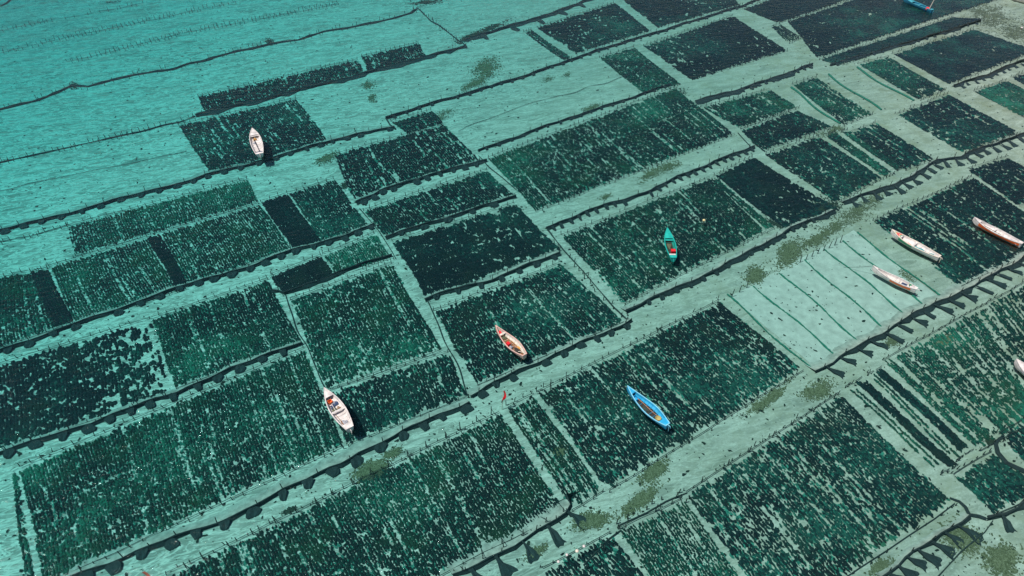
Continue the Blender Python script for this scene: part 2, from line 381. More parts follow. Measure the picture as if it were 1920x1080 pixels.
PLOTS = [
 # --- upper left
 ([(372,183),(671,114),(683,136),(385,210)], 'deep', 'narrow dark seaweed strip running above the square plot that holds the blunt white boat', {}),
 ([(679,108),(785,82),(800,106),(690,132)], 'deep', 'short dark seaweed strip at the right end of the long narrow upper strip', {}),
 ([(336,237),(556,187),(618,268),(392,322)], 'deep', 'square seaweed plot under the blunt white boat, bare sand on both sides', dict(streak=.22, tint=.42, patch=.2)),
 ([(736,230),(810,208),(832,230),(762,250)], 'deep', 'smallest dark seaweed plot at the tip of the sand above the middle plots', dict(cross=False)),
 ([(627,293),(833,235),(896,298),(661,370)], 'deep', 'dark plot with light picked patches between bare sand and a short fence with oval flaps', dict(streak=.2, patch=.24)),
 ([(917,299),(1267,167),(1374,250),(1003,394)], 'green', 'large even green seaweed plot below the pale empty sand field', dict(streak=.2, tint=.30)),
 ([(1126,110),(1190,90),(1274,157),(1206,174)], 'green', 'small green plot at the right end of the pale empty sand field', dict(tint=.3)),
 ([(985,62),(998,58),(1069,107),(1055,113)], 'deep', 'thin dark seaweed strip beside the pale sand at the top', dict(cross=False)),
 ([(1009,53),(1153,7),(1218,57),(1078,100)], 'black', 'dark upper plot right of the thin strip, below the fence with round flaps', dict(tint=.25, keep=.93, patch=.30)),
 ([(1168,0),(1340,-52),(1385,8),(1232,51)], 'black', 'dark plot cut by the top edge between two sand tracks', dict(tint=.3, keep=.93, patch=.29)),
 ([(1209,88),(1375,31),(1472,94),(1296,148)], 'black', 'blackish plot with an L shaped sand scratch left of the upper crossing of tracks', dict(tint=.25, keep=.93, patch=.29)),
 ([(1396,18),(1560,-38),(1598,-5),(1458,42)], 'black', 'dark plot cut by the top edge left of the big corner plot', dict(tint=.3, patch=.18)),
 ([(1447,52),(1463,47),(1503,70),(1477,80)], 'rows', 'tiny plot of light green rows at the left corner of the big upper right plot', dict(cross=False)),
 ([(1478,42),(1850,-80),(1880,-5),(1532,106)], 'black', 'big dark plot under the blue boat at the top edge', dict(tint=.38, keep=.93, patch=.27)),
 ([(1540,113),(1790,34),(1838,36),(1574,121)], 'black', 'long thin dark strip below the sand line under the blue boat', dict(tint=.35, cross=False)),
 ([(1677,103),(1830,57),(1938,95),(1778,156)], 'black', 'dark smooth plot in the upper right corner above the toothed fence', dict(tint=.35, keep=.93, patch=.26)),
 ([(1612,122),(1667,108),(1769,167),(1721,186)], 'green', 'green plot of thin rows left of the smooth dark upper right plot', dict(tint=.45, streak=.2)),
 ([(1488,160),(1532,147),(1632,212),(1578,233)], 'green', 'narrow plot with diagonal light scratches beside the sandy field with two weed lines', dict(tint=.35, streak=.25)),
 ([(1318,203),(1446,170),(1492,200),(1384,239)], 'green', 'green plot below the dark fringed fence in the right half', dict(tint=.32, streak=.2)),
 ([(1391,247),(1496,208),(1556,237),(1428,282)], 'deep', 'dark plot between the green fringed fence plot and the larger spotted dark plot', dict()),
 ([(1438,292),(1537,258),(1650,332),(1563,378)], 'deep', 'spotted dark plot above the brown weedy corner', dict(patch=.2)),
 ([(1549,256),(1568,250),(1672,322),(1656,330)], 'green', 'first thin green strip beside the spotted dark plot', dict(cross=False)),
 ([(1580,250),(1592,246),(1690,312),(1678,318)], 'green', 'second thin green strip next to the dark plot with a pointed top', dict(cross=False)),
 ([(1598,250),(1646,233),(1747,297),(1694,317)], 'deep', 'dark plot with a pointed top right of two thin green strips', dict()),
 ([(1684,217),(1780,178),(1905,247),(1804,285)], 'deep', 'mottled dark plot right of the slanting bare sand strip', dict(patch=.26, tint=.4)),
 ([(1830,173),(1890,153),(1990,206),(1915,218)], 'green', 'green plot cut by the right edge above the mottled dark plot', dict(streak=.2)),
 ([(1900,147),(1940,133),(1990,160),(1945,172)], 'deep', 'small corner of a dark plot at the right edge under the toothed fence', dict(cross=False)),
 ([(1344,332),(1415,297),(1566,391),(1472,430)], 'black', 'blackish plot with two pale torn patches right of the green boat plot', dict(tint=.2, patch=.26, keep=.94)),
 ([(1056,445),(1334,336),(1432,432),(1166,567)], 'green', 'large green plot under the turquoise boat with the red box', dict(streak=.16, tint=.22, patch=.18)),
 ([(1336,338),(1346,334),(1448,424),(1436,430)], 'green', 'thin bright green strip along the right side of the turquoise boat plot', dict(cross=False, stakes=False)),
 ([(1818,320),(1890,297),(1990,356),(1905,384)], 'deep', 'dark plot at the right edge above the two striped boats', dict()),
 ([(1642,418),(1825,334),(1990,445),(1795,534)], 'deep', 'large dark plot under the painted boat and the orange sided boat', dict(streak=.14, tint=.35, patch=.14)),
 # --- middle
 ([(684,398),(914,321),(962,366),(722,441)], 'deep', 'long low dark plot between two fences in the middle left', dict(tint=.35, patch=.2)),
 ([(738,456),(967,385),(1046,465),(800,558)], 'black', 'dark middle plot above the plot of the wooden boat', dict(tint=.3, keep=.94, patch=.27, streak=.05)),
 ([(816,587),(1054,497),(1166,601),(893,718)], 'spot', 'dark plot under the brown wooden boat with red cloth', dict(tint=.3, patch=.20, keep=.95)),
 ([(127,427),(464,338),(484,377),(141,476)], 'fine', 'long light green plot below the long fence with oval flaps', dict(tint=.55)),
 ([(-8,524),(90,507),(134,606),(-8,652)], 'green', 'green plot cut by the left edge beside a black strip', dict(tint=.4)),
 ([(60,514),(90,507),(136,604),(100,615)], 'black', 'black strip near the left edge inside the green plots', dict(cross=False)),
 ([(94,503),(276,449),(330,544),(142,606)], 'fine', 'green plot between two black strips on the left', dict(tint=.5)),
 ([(276,446),(302,440),(352,534),(331,543)], 'black', 'slanting black strip between two green plots on the left', dict(cross=False)),
 ([(304,439),(487,385),(547,466),(353,533)], 'fine', 'green plot with a light cross line right of the slanting black strip', dict(tint=.38)),
 ([(491,381),(541,366),(600,452),(550,467)], 'black', 'black block of mature seaweed left of a dark green plot', dict(patch=.13)),
 ([(543,365),(628,339),(691,422),(602,452)], 'deep', 'dark green block right of the black block of seaweed', dict(patch=.2, tint=.55)),
 ([(-8,690),(282,602),(322,735),(-8,846)], 'sparse', 'black patchy plot with loose torn clumps at the left edge', dict()),
 ([(284,602),(504,527),(562,640),(330,724)], 'green', 'green plot right of the patchy black one with picked lines', dict(tint=.33, patch=.18)),
 ([(511,520),(604,482),(624,516),(528,549)], 'black', 'small black plot at the bend of the white sand track', dict(patch=.16)),
 ([(608,480),(704,441),(734,480),(629,514)], 'fine', 'small light green plot next to the small black plot', dict(tint=.6)),
 ([(546,566),(736,497),(825,653),(612,727)], 'spot', 'mottled dark green plot in the middle left above the long white boat', dict(tint=.45, m='weed', patch=.26, r=.19)),
 ([(606,743),(842,665),(874,738),(651,829)], 'spot', 'dark plot at the stern of the long white boat', dict(patch=.22, tint=.2)),
 ([(38,884),(572,658),(640,832),(82,1092)], 'green', 'biggest green plot filling the lower left', dict(tint=.30, patch=.22, streak=.12, r=.15)),
 ([(22,890),(32,886),(66,1092),(50,1098)], 'green', 'single dark green row bundle at the left of the biggest plot', dict(cross=False, stakes=False)),
 # --- bottom
 ([(314,1086),(940,779),(1055,952),(400,1290)], 'green', 'large green plot at the bottom between the red flag and the grey net fence', dict(tint=.24, streak=.15, patch=.14, sp=.31, gaps=.10)),
 ([(954,768),(1003,746),(1126,916),(1067,949)], 'green', 'narrow green plot beside the red flag', dict(tint=.28, streak=.25, patch=.2)),
 ([(1011,741),(1352,568),(1499,690),(1136,914)], 'spot', 'dark mottled plot under the bright blue boat', dict(tint=.3, patch=.21, keep=.94)),
 ([(1291,932),(1577,745),(1781,938),(1457,1158)], 'spot', 'big dark mottled plot at the bottom right', dict(tint=.32, patch=.21, keep=.95, r=.19)),
 ([(1164,1000),(1284,943),(1440,1150),(1295,1205)], 'fine', 'green plot of fine rows left of the big bottom right plot', dict(tint=.4, streak=.2)),
 ([(1022,1076),(1148,1006),(1250,1140),(1120,1190)], 'spot', 'dark plot at the bottom edge below the white floats', dict(patch=.22)),
 ([(1660,682),(1925,535),(2060,720),(1830,838)], 'rows', 'right hand plot of long separate green rows', dict(sp=.29, streak=.30, tint=.55, r=.14, gaps=.26)),
 ([(1590,732),(1602,725),(1770,873),(1753,881)], 'rows', 'three fine rows at the left of the two wide black rows', dict(cross=False, sp=.5)),
 ([(1608,722),(1622,714),(1788,866),(1774,873)], 'black', 'left of the two wide black rows in the lower right', dict(cross=False, stakes=False, patch=.24, keep=.9, tint=.3)),
 ([(1631,709),(1642,703),(1797,850),(1784,858)], 'rows', 'fine green rows between the two wide black rows', dict(cross=False, sp=.45)),
 ([(1647,701),(1658,694),(1816,838),(1800,846)], 'black', 'right of the two wide black rows in the lower right', dict(cross=False, stakes=False, patch=.24, keep=.9, tint=.3)),
 ([(1795,898),(1866,854),(1950,915),(1858,958)], 'deep', 'dark plot cut off by the lower right edge above the curved fence', dict(tint=.4)),
 ([(1878,822),(1926,792),(1990,850),(1935,880)], 'deep', 'small dark plot at the right edge over the curved dark rope', dict()),
]
for c, st, lab, kw in PLOTS:
    kw = dict(kw); plot(c, st, lab, **kw)

# the pale field with its seven single lines of weed
def weed_field():
    C = [(1365,560),(1610,430),(1765,560),(1520,695)]
    O = sum((at(*c) for c in C), Vector())/4; O.z = 0
    root = empty('seaweed_plot', O, 'nearly empty pale field crossed by seven thin single lines of weed', 'seaweed plot')
    c4 = [at(*c) for c in ((1368,556),(1600,432),(1768,562),(1526,688))]; V, F = [], []; n = 24
    for i in range(n+1):
        for j in range(n+1):
            p = c4[0].lerp(c4[1], j/n).lerp(c4[3].lerp(c4[2], j/n), i/n)
            e = .5*(float(vnoise(p.x, p.y, .9))-.5); p = p+(O-p)*(.02*e if 0 < i < n and 0 < j < n else .05*e)
            V.append((p.x-O.x, p.y-O.y, float(bed(p.x))+.012))
    for i in range(n):
        for j in range(n): a = i*(n+1)+j; F.append((a, a+n+1, a+n+2, a+1))
    poly('raked_sand', V, F, M['clean_sand'], root, smooth=True)
    for (a, b) in (((1362,553),(1520,693)), ((1413,537),(1563,663)), ((1462,512),(1610,640)), ((1508,488),(1653,613)), ((1547,468),(1698,590)), ((1580,452),(1730,570)), ((1605,437),(1760,555))):
        A, B = at(*a), at(*b); n = 46; pts, rs = [], []
        ph = random.random()*6; d = (B-A).normalized(); nr = Vector((-d.y, d.x, 0))
        for i in range(n+1):
            t = i/n; p = A.lerp(B, t)+nr*(.16*math.sin(t*7+ph)+random.uniform(-.03, .03)); p.z = float(bed(p.x))+.09
            pts.append(p-O); rs.append(.06+.045*random.random()+.02*math.sin(t*19+ph))
        V, F = tube(pts, rs, 5); poly('weed_line', V, F, M['line_weed'], root)
    for (a, b) in (((1372,556),(1400,540)), ((1500,492),(1575,455))):
        P = [p for p in resample([at(*a), at(*b)], 1.0)]
        for p in P:
            o = link('stake', random.choice(SM_TALL), root, (p.x-O.x, p.y-O.y, float(bed(p.x))), random.uniform(0, 6)); 
weed_field()
def guyed_stakes(a, b, sg, lab, step=1.75):
    A, B = at(*a), at(*b); O = (A+B)/2; O.z = 0; r = empty('stake_line', O, lab, 'stakes'); d = (B-A).normalized(); nr = Vector((d.y, -d.x, 0))*sg
    for p in resample([A, B], step):
        p = p+d*random.uniform(-.3, .3); z = float(bed(p.x)); h = random.uniform(.8, 1.15); q = Vector((p.x-O.x, p.y-O.y, z))
        o = link('stake', random.choice(SM_TALL), r, q, random.uniform(0, 6))
        V, F = tube([q+Vector((0, 0, h*.85)), q+nr*random.uniform(.5, .9)+d*random.uniform(-.1, .5)+Vector((0, 0, .12))], .028, 4); poly('guy_rope', V, F, M['rope'], r)
guyed_stakes((345, 1068), (925, 775), 1, 'row of guyed stakes between the lower left sand path and the bottom green plot')
guyed_stakes((870, 1072), (1058, 962), -1, 'row of guyed stakes along the grey green fence at the bottom')
guyed_stakes((1175, 992), (1560, 750), 1, 'row of leaning stakes on the sand path above the big bottom right plot', 2.6)
guyed_stakes((1030, 730), (1130, 690), 1, 'few leaning stakes on the sand path above the blue boat plot', 2.2)
def line_field():
    C = [(1545,138),(1610,122),(1715,188),(1650,210)]
    O = sum((at(*c) for c in C), Vector())/4; O.z = 0
    root = empty('seaweed_plot', O, 'pale sandy field with three thin weed lines in the upper right', 'seaweed plot')
    for (a, b) in (((1480,165),(1573,233)), ((1552,140),(1650,207)), ((1604,127),(1710,190))):
        A, B = at(*a), at(*b); n = 30; pts, rs = [], []; ph = random.random()*6; d = (B-A).normalized(); nr = Vector((-d.y, d.x, 0))
        for i in range(n+1):
            t = i/n; p = A.lerp(B, t)+nr*(.35*math.sin(t*6+ph)); p.z = float(bed(p.x))+.1
            pts.append(p-O); rs.append(.13+.05*random.random())
        V, F = tube(pts, rs, 5); poly('weed_line', V, F, M['line_weed'], root)
line_field()

# ------------------------------------------------------------------ net fences
def flap_mesh(kind):
    """dark net flap hung from the rope at y=0 and lying out along -y"""
    if kind == 'fan': prof = [(0, .06), (.2, .09), (.45, .2), (.7, .40), (.9, .54), (1.08, .64)]
    elif kind == 'fan2': prof = [(0, .16), (.15, .12), (.4, .2), (.7, .46), (.9, .62), (1.04, .70)]
    elif kind == 'fan3': prof = [(0, .10), (.2, .15), (.45, .30), (.7, .38), (.85, .44), (.98, .48)]
    elif kind == 'oval2': prof = [(-.05, .42), (.12, .50), (.3, .42), (.5, .36), (.66, .3), (.8, .16)]
    elif kind == 'oval3': prof = [(-.05, .2), (.12, .40), (.32, .56), (.55, .6), (.78, .5), (.9, .2)]
    else: prof = [(-.05, .30), (.12, .52), (.32, .60), (.52, .52), (.72, .34), (.86, .10)]
    V, F = [], []; n = 5; RV = random.Random(kind)
    for i, (t, w) in enumerate(prof):
        for j in range(n):
            s = j/(n-1)*2-1+RV.uniform(-.06, .06); z = .30*max(0, 1-max(t, 0))**1.3+.05+.05*math.cos(s*4+i)*(.3+t)
            V.append((s*w+.12*t*math.sin(i*1.3), -t+.05*math.sin(s*5+i), z))
    m = len(V); V += [(x, y, z-.04) for x, y, z in V]
    for i in range(len(prof)-1):
        for j in range(n-1):
            a = i*n+j; F.append((a, a+n, a+n+1, a+1)); F.append((m+a, m+a+1, m+a+n+1, m+a+n))
    rim = [j for j in range(n)]+[i*n+n-1 for i in range(1, len(prof))]+[(len(prof)-1)*n+j for j in range(n-2, -1, -1)]+[i*n for i in range(len(prof)-2, 0, -1)]
    for a, b in zip(rim, rim[1:]+rim[:1]): F.append((a, b, m+b, m+a))
    me = bpy.data.meshes.new('net_flap'); me.from_pydata(V, [], F); me.materials.append(M['net']); me.update(); return me
FLAP = {k: flap_mesh(k) for k in ('fan', 'fan2', 'fan3', 'oval', 'oval2', 'oval3')}

def fence(pts_px, label, flap='oval', spacing=1.9, fl=.8, fw=.8, skirt=.8, rope_r=.05, curtain=.12, stake=2.0, group=None, top=.38, wob=.12, flap_from=0, front_stakes=False, skew=0.0):
    P = [at(*p) for p in pts_px]; O = sum(P, Vector())/len(P); O.z = 0
    root = empty('net_fence', O, label, 'net fence', group)
    Q = resample(P, 1.0); n = len(Q); ph = random.random()*6
    T = [(Q[min(i+1, n-1)]-Q[max(i-1, 0)]).normalized() for i in range(n)]
    NR = [Vector((t.y, -t.x, 0)).normalized() for t in T]       # towards the viewer's side
    NR = [v if v.y < 0 else -v for v in NR]
    line = []
    for i, q in enumerate(Q):
        p = q+NR[i]*wob*(math.sin(i*.55+ph)+.6*math.sin(i*1.7+ph*2)); b = float(bed(p.x)); line.append(Vector((p.x-O.x, p.y-O.y, b+top+.05*math.sin(i*.9+ph))))
    rr = [rope_r*(.7+.7*random.random()) for _ in line]
    V, F = tube(line, rr, 5); poly('top_rope', V, F, M['net'], root)
    if curtain:
        V, F = [], []
        for i, p in enumerate(line):
            c = curtain*max(.0, 2.6*vnoise(i*.8+ph*10, 3, 1)-.5); b = float(bed(p.x+O.x))
            V += [p+Vector((0, 0, .01)), p+NR[i]*c+Vector((0, 0, b+.06-p.z)), p+NR[i]*(c*.4)+Vector((0, 0, b+.02-p.z))]
        for i in range(len(line)-1):
            a = i*3; F += [(a, a+1, a+4, a+3), (a+1, a+2, a+5, a+4)]
        poly('net_curtain', V, F, M['net'], root)
    if skirt:
        step = 2; k = 0
        while k < n-1:
            e = min(n-1, k+step); V, F = [], []; rows = 4
            for i in range(k, e+1):
                w = skirt*(.7+.5*vnoise(i*.5, ph*9, 1))*(.93+.14*random.random()); b = float(bed(line[i].x+O.x))
                for r in range(rows+1):
                    f = r/rows; p = line[i]-NR[i]*w*(1-f); h = (line[i].z-b-.03)*f**1.2+.012
                    sag = .04*math.sin(math.pi*(i-k)/max(1, e-k))
                    V.append(Vector((p.x, p.y, b+h-sag*f)))
            cols = e-k+1
            for i in range(cols-1):
                for r in range(rows): a = i*(rows+1)+r; F.append((a, a+rows+1, a+rows+2, a+1))
            poly('net_panel', V, F, M['skirt'], root, smooth=True)
            k = e
    if stake:
        acc = random.random()
        for i in range(n):
            acc += 1
            if acc >= stake:
                acc = random.uniform(-.3, .3); p = line[i]-NR[i]*.05
                o = link('stake', random.choice(SM_TALL), root, (p.x, p.y, float(bed(p.x+O.x))), random.uniform(0, 6))
    if flap:
        L = (n-1)*1.0; d = spacing*.6+flap_from
        seg = sum((Q[i+1]-Q[i]).length for i in range(n-1))/(n-1)
        while d < seg*(n-1)-.5:
            if random.random() < .05: d += spacing; continue
            f = d/seg; i = int(f); p = line[i].lerp(line[min(i+1, n-1)], f-i); b = float(bed(p.x+O.x))
            ang = math.atan2(-NR[i].x, -NR[i].y)
            kind = random.choice(['fan', 'fan2', 'fan3']) if flap == 'fan' else random.choice(['oval', 'oval2', 'oval3'])
            o = link('net_flap', FLAP[kind], root, (p.x+NR[i].x*curtain*.3, p.y+NR[i].y*curtain*.3, b), -ang+skew+random.uniform(-.12, .12))
            o.scale = (fw*random.uniform(.85, 1.2)*random.choice((-1, 1)), fl*random.uniform(.85, 1.15), 1)
            d += spacing*random.uniform(.9, 1.1)
    return root

fence([(-10,437),(100,411),(213,379),(333,348),(400,328),(500,302),(600,272),(633,263),(740,240)], 'longest net fence with oval flaps, passing under the blunt white boat plot', 'oval', 2.25, .85, .8, 1.3)
fence([(723,223),(807,197),(893,172),(957,153),(1017,133),(1073,113),(1140,90),(1230,63),(1280,47),(1390,13),(1430,-3)], 'long dark net fence from the notch in the upper sand to the top edge', 'oval', 2.2, .6, .55, .6, .09)
fence([(873,77),(905,66),(960,50),(1037,27),(1115,-4)], 'short dark net fence with five large round flaps at the top', 'oval', 6.3, 2.6, 1.0, .3, .16, .5)
fence([(367,218),(467,195),(560,171),(640,152),(740,124),(840,98),(873,88)], 'dark net fence between the narrow strip and the blunt white boat plot', None, skirt=.7, rope_r=.12, curtain=.55)
fence([(-10,663),(100,627),(200,590),(333,543),(467,503),(547,473),(640,447),(703,423)], 'net fence with oval flaps dividing the left middle plots from the patchy black plot', 'oval', 2.0, .85, .85, 1.0)
fence([(-10,856),(133,810),(213,780),(333,740),(433,693),(567,647)], 'net fence with oval flaps between the patchy black plot and the biggest green plot', 'oval', 2.0, .9, .8, 1.0)
fence([(130,1084),(233,1050),(333,1010),(433,973),(533,923),(640,873),(673,852),(740,820),(807,790),(880,757)], 'net fence with widest flaps along the lower side of the biggest green plot', 'oval', 2.15, 1.0, .9, 1.15, curtain=.14)
fence([(883,747),(973,697),(1073,653),(1160,617),(1182,601)], 'net fence with oval flaps below the wooden boat plot', 'oval', 1.9, .8, .8, 1.0)
fence([(1173,587),(1280,537),(1347,507),(1413,470),(1493,427),(1563,397)], 'dark ragged net fence below the turquoise boat plot', 'oval', 1.9, .6, .55, .9, .09, .3)
fence([(1580,382),(1647,358),(1713,333),(1753,303),(1800,297),(1847,277),(1930,250)], 'ragged net fence with dark hanging teeth at the right edge above the two striped boats', 'fan', 1.9, 1.5, .9, .5, .08, .3)
fence([(1527,700),(1560,684),(1613,650),(1697,600),(1763,567),(1847,527),(1930,478)], 'net fence with spreading triangular flaps below the pale lined field', 'fan', 2.1, 1.75, .85, 1.2, .06, .3, skew=.55)
fence([(850,1083),(940,1037),(1007,1000),(1063,968),(1072,950),(1062,930)], 'grey green net fence with wide apart flaps at the bottom middle', 'fan', 2.3, 1.7, 1.1, 1.5, .05, .12, skew=.2)
fence([(1650,1086),(1727,1030),(1780,993),(1813,967)], 'bottom right net fence with broad black trapezoid flaps', 'fan', 1.35, 1.6, 1.0, .5, .06, .15, skew=.45)
fence([(1847,973),(1880,966),(1905,956),(1930,940)], 'short curved dark fence at the right edge with one flap', 'fan', 2.6, 1.3, .8, 0, .10, .3)
fence([(1303,193),(1397,167),(1467,143),(1523,123)], 'dark fringed net fence near the upper crossing of sand tracks', 'oval', 1.6, .8, .5, .2, .12, .5)
fence([(1556,124),(1660,94),(1750,68),(1838,41)], 'fringed net fence under the long thin dark strip', 'oval', 2.4, .6, .5, .2, .09, .3)
fence([(1023,430),(1107,397),(1220,360),(1280,330),(1347,303),(1413,277)], 'net fence with close dark teeth above the turquoise boat plot', 'oval', 1.35, 1.0, .42, .5, .07, .2)
fence([(897,285),(973,257),(1057,227),(1140,200),(1207,177),(1257,160)], 'thin fence along the lower side of the pale empty sand field', 'oval', 2.2, .5, .4, .3, .05, .15)
fence([(1787,163),(1847,143),(1930,110)], 'fringed net fence under the smooth dark plot in the upper right corner', 'fan', 1.9, 1.0, .6, .3, .09, .35)
fence([(667,382),(723,358),(807,330),(913,303)], 'short net fence with close oval flaps right of the dark green block', 'oval', 1.75, 1.0, .8, .9, .08, .25)
fence([(723,448),(807,420),(890,395),(967,370)], 'short net fence with few flaps above the dark middle plot', 'oval', 3.4, .8, .9, .8, .07, .15)
fence([(797,565),(840,549),(923,527),(1050,477)], 'short weedy net fence above the plot of the wooden boat', 'oval', 2.4, .8, .7, 1.0, .07, .15)
fence([(510,548),(533,553),(640,512),(735,480)], 'short low fence under the small black and light green plots', None, skirt=.3, rope_r=.06, curtain=.2)

# rope lines and wobbling ropes lying on the sand
def rope_line(pts_px, label, r=.10, wob=.25, stakes=1.0, both=True, weedy=False, off=.7):
    P = [at(*p) for p in pts_px]; O = sum(P, Vector())/len(P); O.z = 0
    root = empty('bottom_rope', O, label, 'rope line')
    Q = resample(P, .8); ph = random.random()*9; n = len(Q)
    T = [(Q[min(i+1, n-1)]-Q[max(i-1, 0)]).normalized() for i in range(n)]; pts, rs = [], []
    for i, q in enumerate(Q):
        nr = Vector((-T[i].y, T[i].x, 0)); p = q+nr*wob*(float(vnoise(i*.25+ph, 1, 1))-.5)*2; p.z = float(bed(p.x))+.10
        pts.append(p-O); rs.append(r*(.55+.9*float(vnoise(i*.6, ph, 1))))
    V, F = tube(pts, rs, 5); poly('rope', V, F, M['net'] if r > .08 else M['rope'], root)
    if stakes:
        W = []
        for i, q in enumerate(Q):
            for sg in ((-1, 1) if both else (1,)):
                if random.random() < .8/stakes*.8:
                    nr = Vector((-T[i].y, T[i].x, 0))*sg*(off*random.uniform(.75, 1.2)); x, y = q.x+nr.x-O.x+random.uniform(-.2, .2), q.y+nr.y-O.y; b = float(bed(x+O.x))
                    W.append(tube([(x, y, b-.1), (x+random.uniform(-.1, .1), y, b+random.uniform(.4, .75))], .05, 4))
        V, F = join(W); tag(poly('stake_row', V, F, M['stake'], root), kind='stuff')
rope_line([(-10,210),(60,190),(110,175),(135,163),(165,165),(250,143),(330,128),(400,108),(470,92),(505,83),(560,76),(610,60),(640,55),(700,43),(770,25),(783,18)], 'thick dark wobbling rope crossing the empty upper left sand', .23, .5, 1.6)
rope_line([(-10,102),(70,85),(170,62),(300,35),(440,5)], 'thin staked rope nearest the top left corner', .03, .3, .8)
rope_line([(127,117),(233,92),(360,60),(480,38),(633,8)], 'double row of little stakes above the thick dark wobbling rope', .03, .3, .7)
rope_line([(-10,309),(53,295),(133,278),(250,250),(333,230),(365,218)], 'staked rope meeting the left end of the narrow upper strip', .09, .3, .8, off=.4)
rope_line([(-10,62),(90,40),(180,24),(270,6)], 'faint broken rope nearest the upper left corner of the sand', .03, .4, 1.6)
rope_line([(-10,359),(120,334),(250,308),(350,283)], 'faint bare rope between the two lower left sand bands', .035, .4, 0)
rope_line([(-10,458),(60,444),(126,424)], 'short rope at the left edge above the long light green plot', .05, .2, 1.2, off=.3)
rope_line([(780,15),(800,32),(830,55),(857,77),(873,88)], 'dark rope leading down from the top to the round flap fence', .11, .3, 1.5, off=.2)
rope_line([(723,223),(732,236),(742,243)], 'short rope closing the notch in the upper sand', .12, .1, 0)
rope_line([(857,245),(920,225),(1000,195),(1080,172),(1165,145)], 'thin wavy rope across the pale empty sand field', .035, .5, 0)
rope_line([(897,293),(905,300),(935,330),(967,358)], 'dark rope down the right side of the short oval flap fence', .06, .2, 0)
rope_line([(1023,430),(1053,470),(1107,530),(1150,578),(1178,600)], 'dark rope running down beside the turquoise boat plot to the sand path', .08, .25, 1.6, off=.2)
rope_line([(510,512),(533,555),(567,635),(600,720),(612,742)], 'thin rope along the white sand track in the left middle', .04, .25, 0)
rope_line([(793,560),(800,566),(840,650),(866,706),(882,745)], 'rope down the sand track left of the wooden boat plot', .05, .2, 0)
rope_line([(673,393),(707,433),(740,487)], 'short rope in the sand gap right of the dark green block', .06, .2, 0)
rope_line([(1877,822),(1868,832),(1873,850),(1888,868),(1925,888)], 'curved weed covered rope at the right edge', .17, .2, 0)
rope_line([(1780,935),(1797,942),(1807,952),(1815,968),(1835,972),(1848,976)], 'curled dark rope joining the two bottom right fences', .13, .2, 0)
rope_line([(1413,280),(1395,262),(1384,250)], 'short rope at the top of the close toothed fence', .07, .1, 0)
rope_line([(1296,345),(1325,351),(1352,356)], 'small loose rope on the sand near the close toothed fence', .06, .1, 0)
rope_line([(0,12),(14,6),(26,-4)], 'piece of dark rope in the top left corner', .14, .2, 0)
rope_line([(1095,1062),(1140,1015),(1165,997)], 'lower rope line carrying the white floats at the bottom', .05, .1, 1.0, off=.3)
rope_line([(1160,990),(1215,965),(1250,945),(1290,928)], 'looped staked rope on the sand path left of the big bottom right plot', .05, .2, 1.2, off=.5)
rope_line([(1760,1083),(1800,1040),(1847,1000),(1862,978)], 'lower rope at the ends of the broad trapezoid flaps', .05, .1, 0)

# ------------------------------------------------------------------ algae and drift weed patches
def patch(cx, cy, rx, ry, ang, label, n=500, m='algae', name='algae_patch', r=.16, cat='algae', dens=1.0):
    c = at(cx, cy); a = at(cx+rx*math.cos(ang), cy+rx*math.sin(ang))-c; b = at(cx-ry*math.sin(ang), cy+ry*math.cos(ang))-c
    n = int(n*2.6); r *= .36; g = RNG.normal(size=(n*4, 2))*.5; x = c.x+a.x*g[:, 0]+b.x*g[:, 1]; y = c.y+a.y*g[:, 0]+b.y*g[:, 1]
    k = (fbm(x, y, .9)+.7*(RNG.random(n*4)-.5)-.22*np.hypot(g[:, 0], g[:, 1]) > .38) & (np.hypot(g[:, 0], g[:, 1]) < 1.7); x, y = x[k][:n], y[k][:n]; k = len(x)
    me = clumps(x, y, r*(.5+.9*RNG.random(k)), RNG.random(k)*6, 1+RNG.random(k)*.8, .03+.07*RNG.random(k), .2+.8*RNG.random(k), M[m], name, lift=.0, origin=(c.x, c.y))
    o = link(name, me, None, (c.x, c.y, 0)); tag(o, label, cat)
A_ = -.42
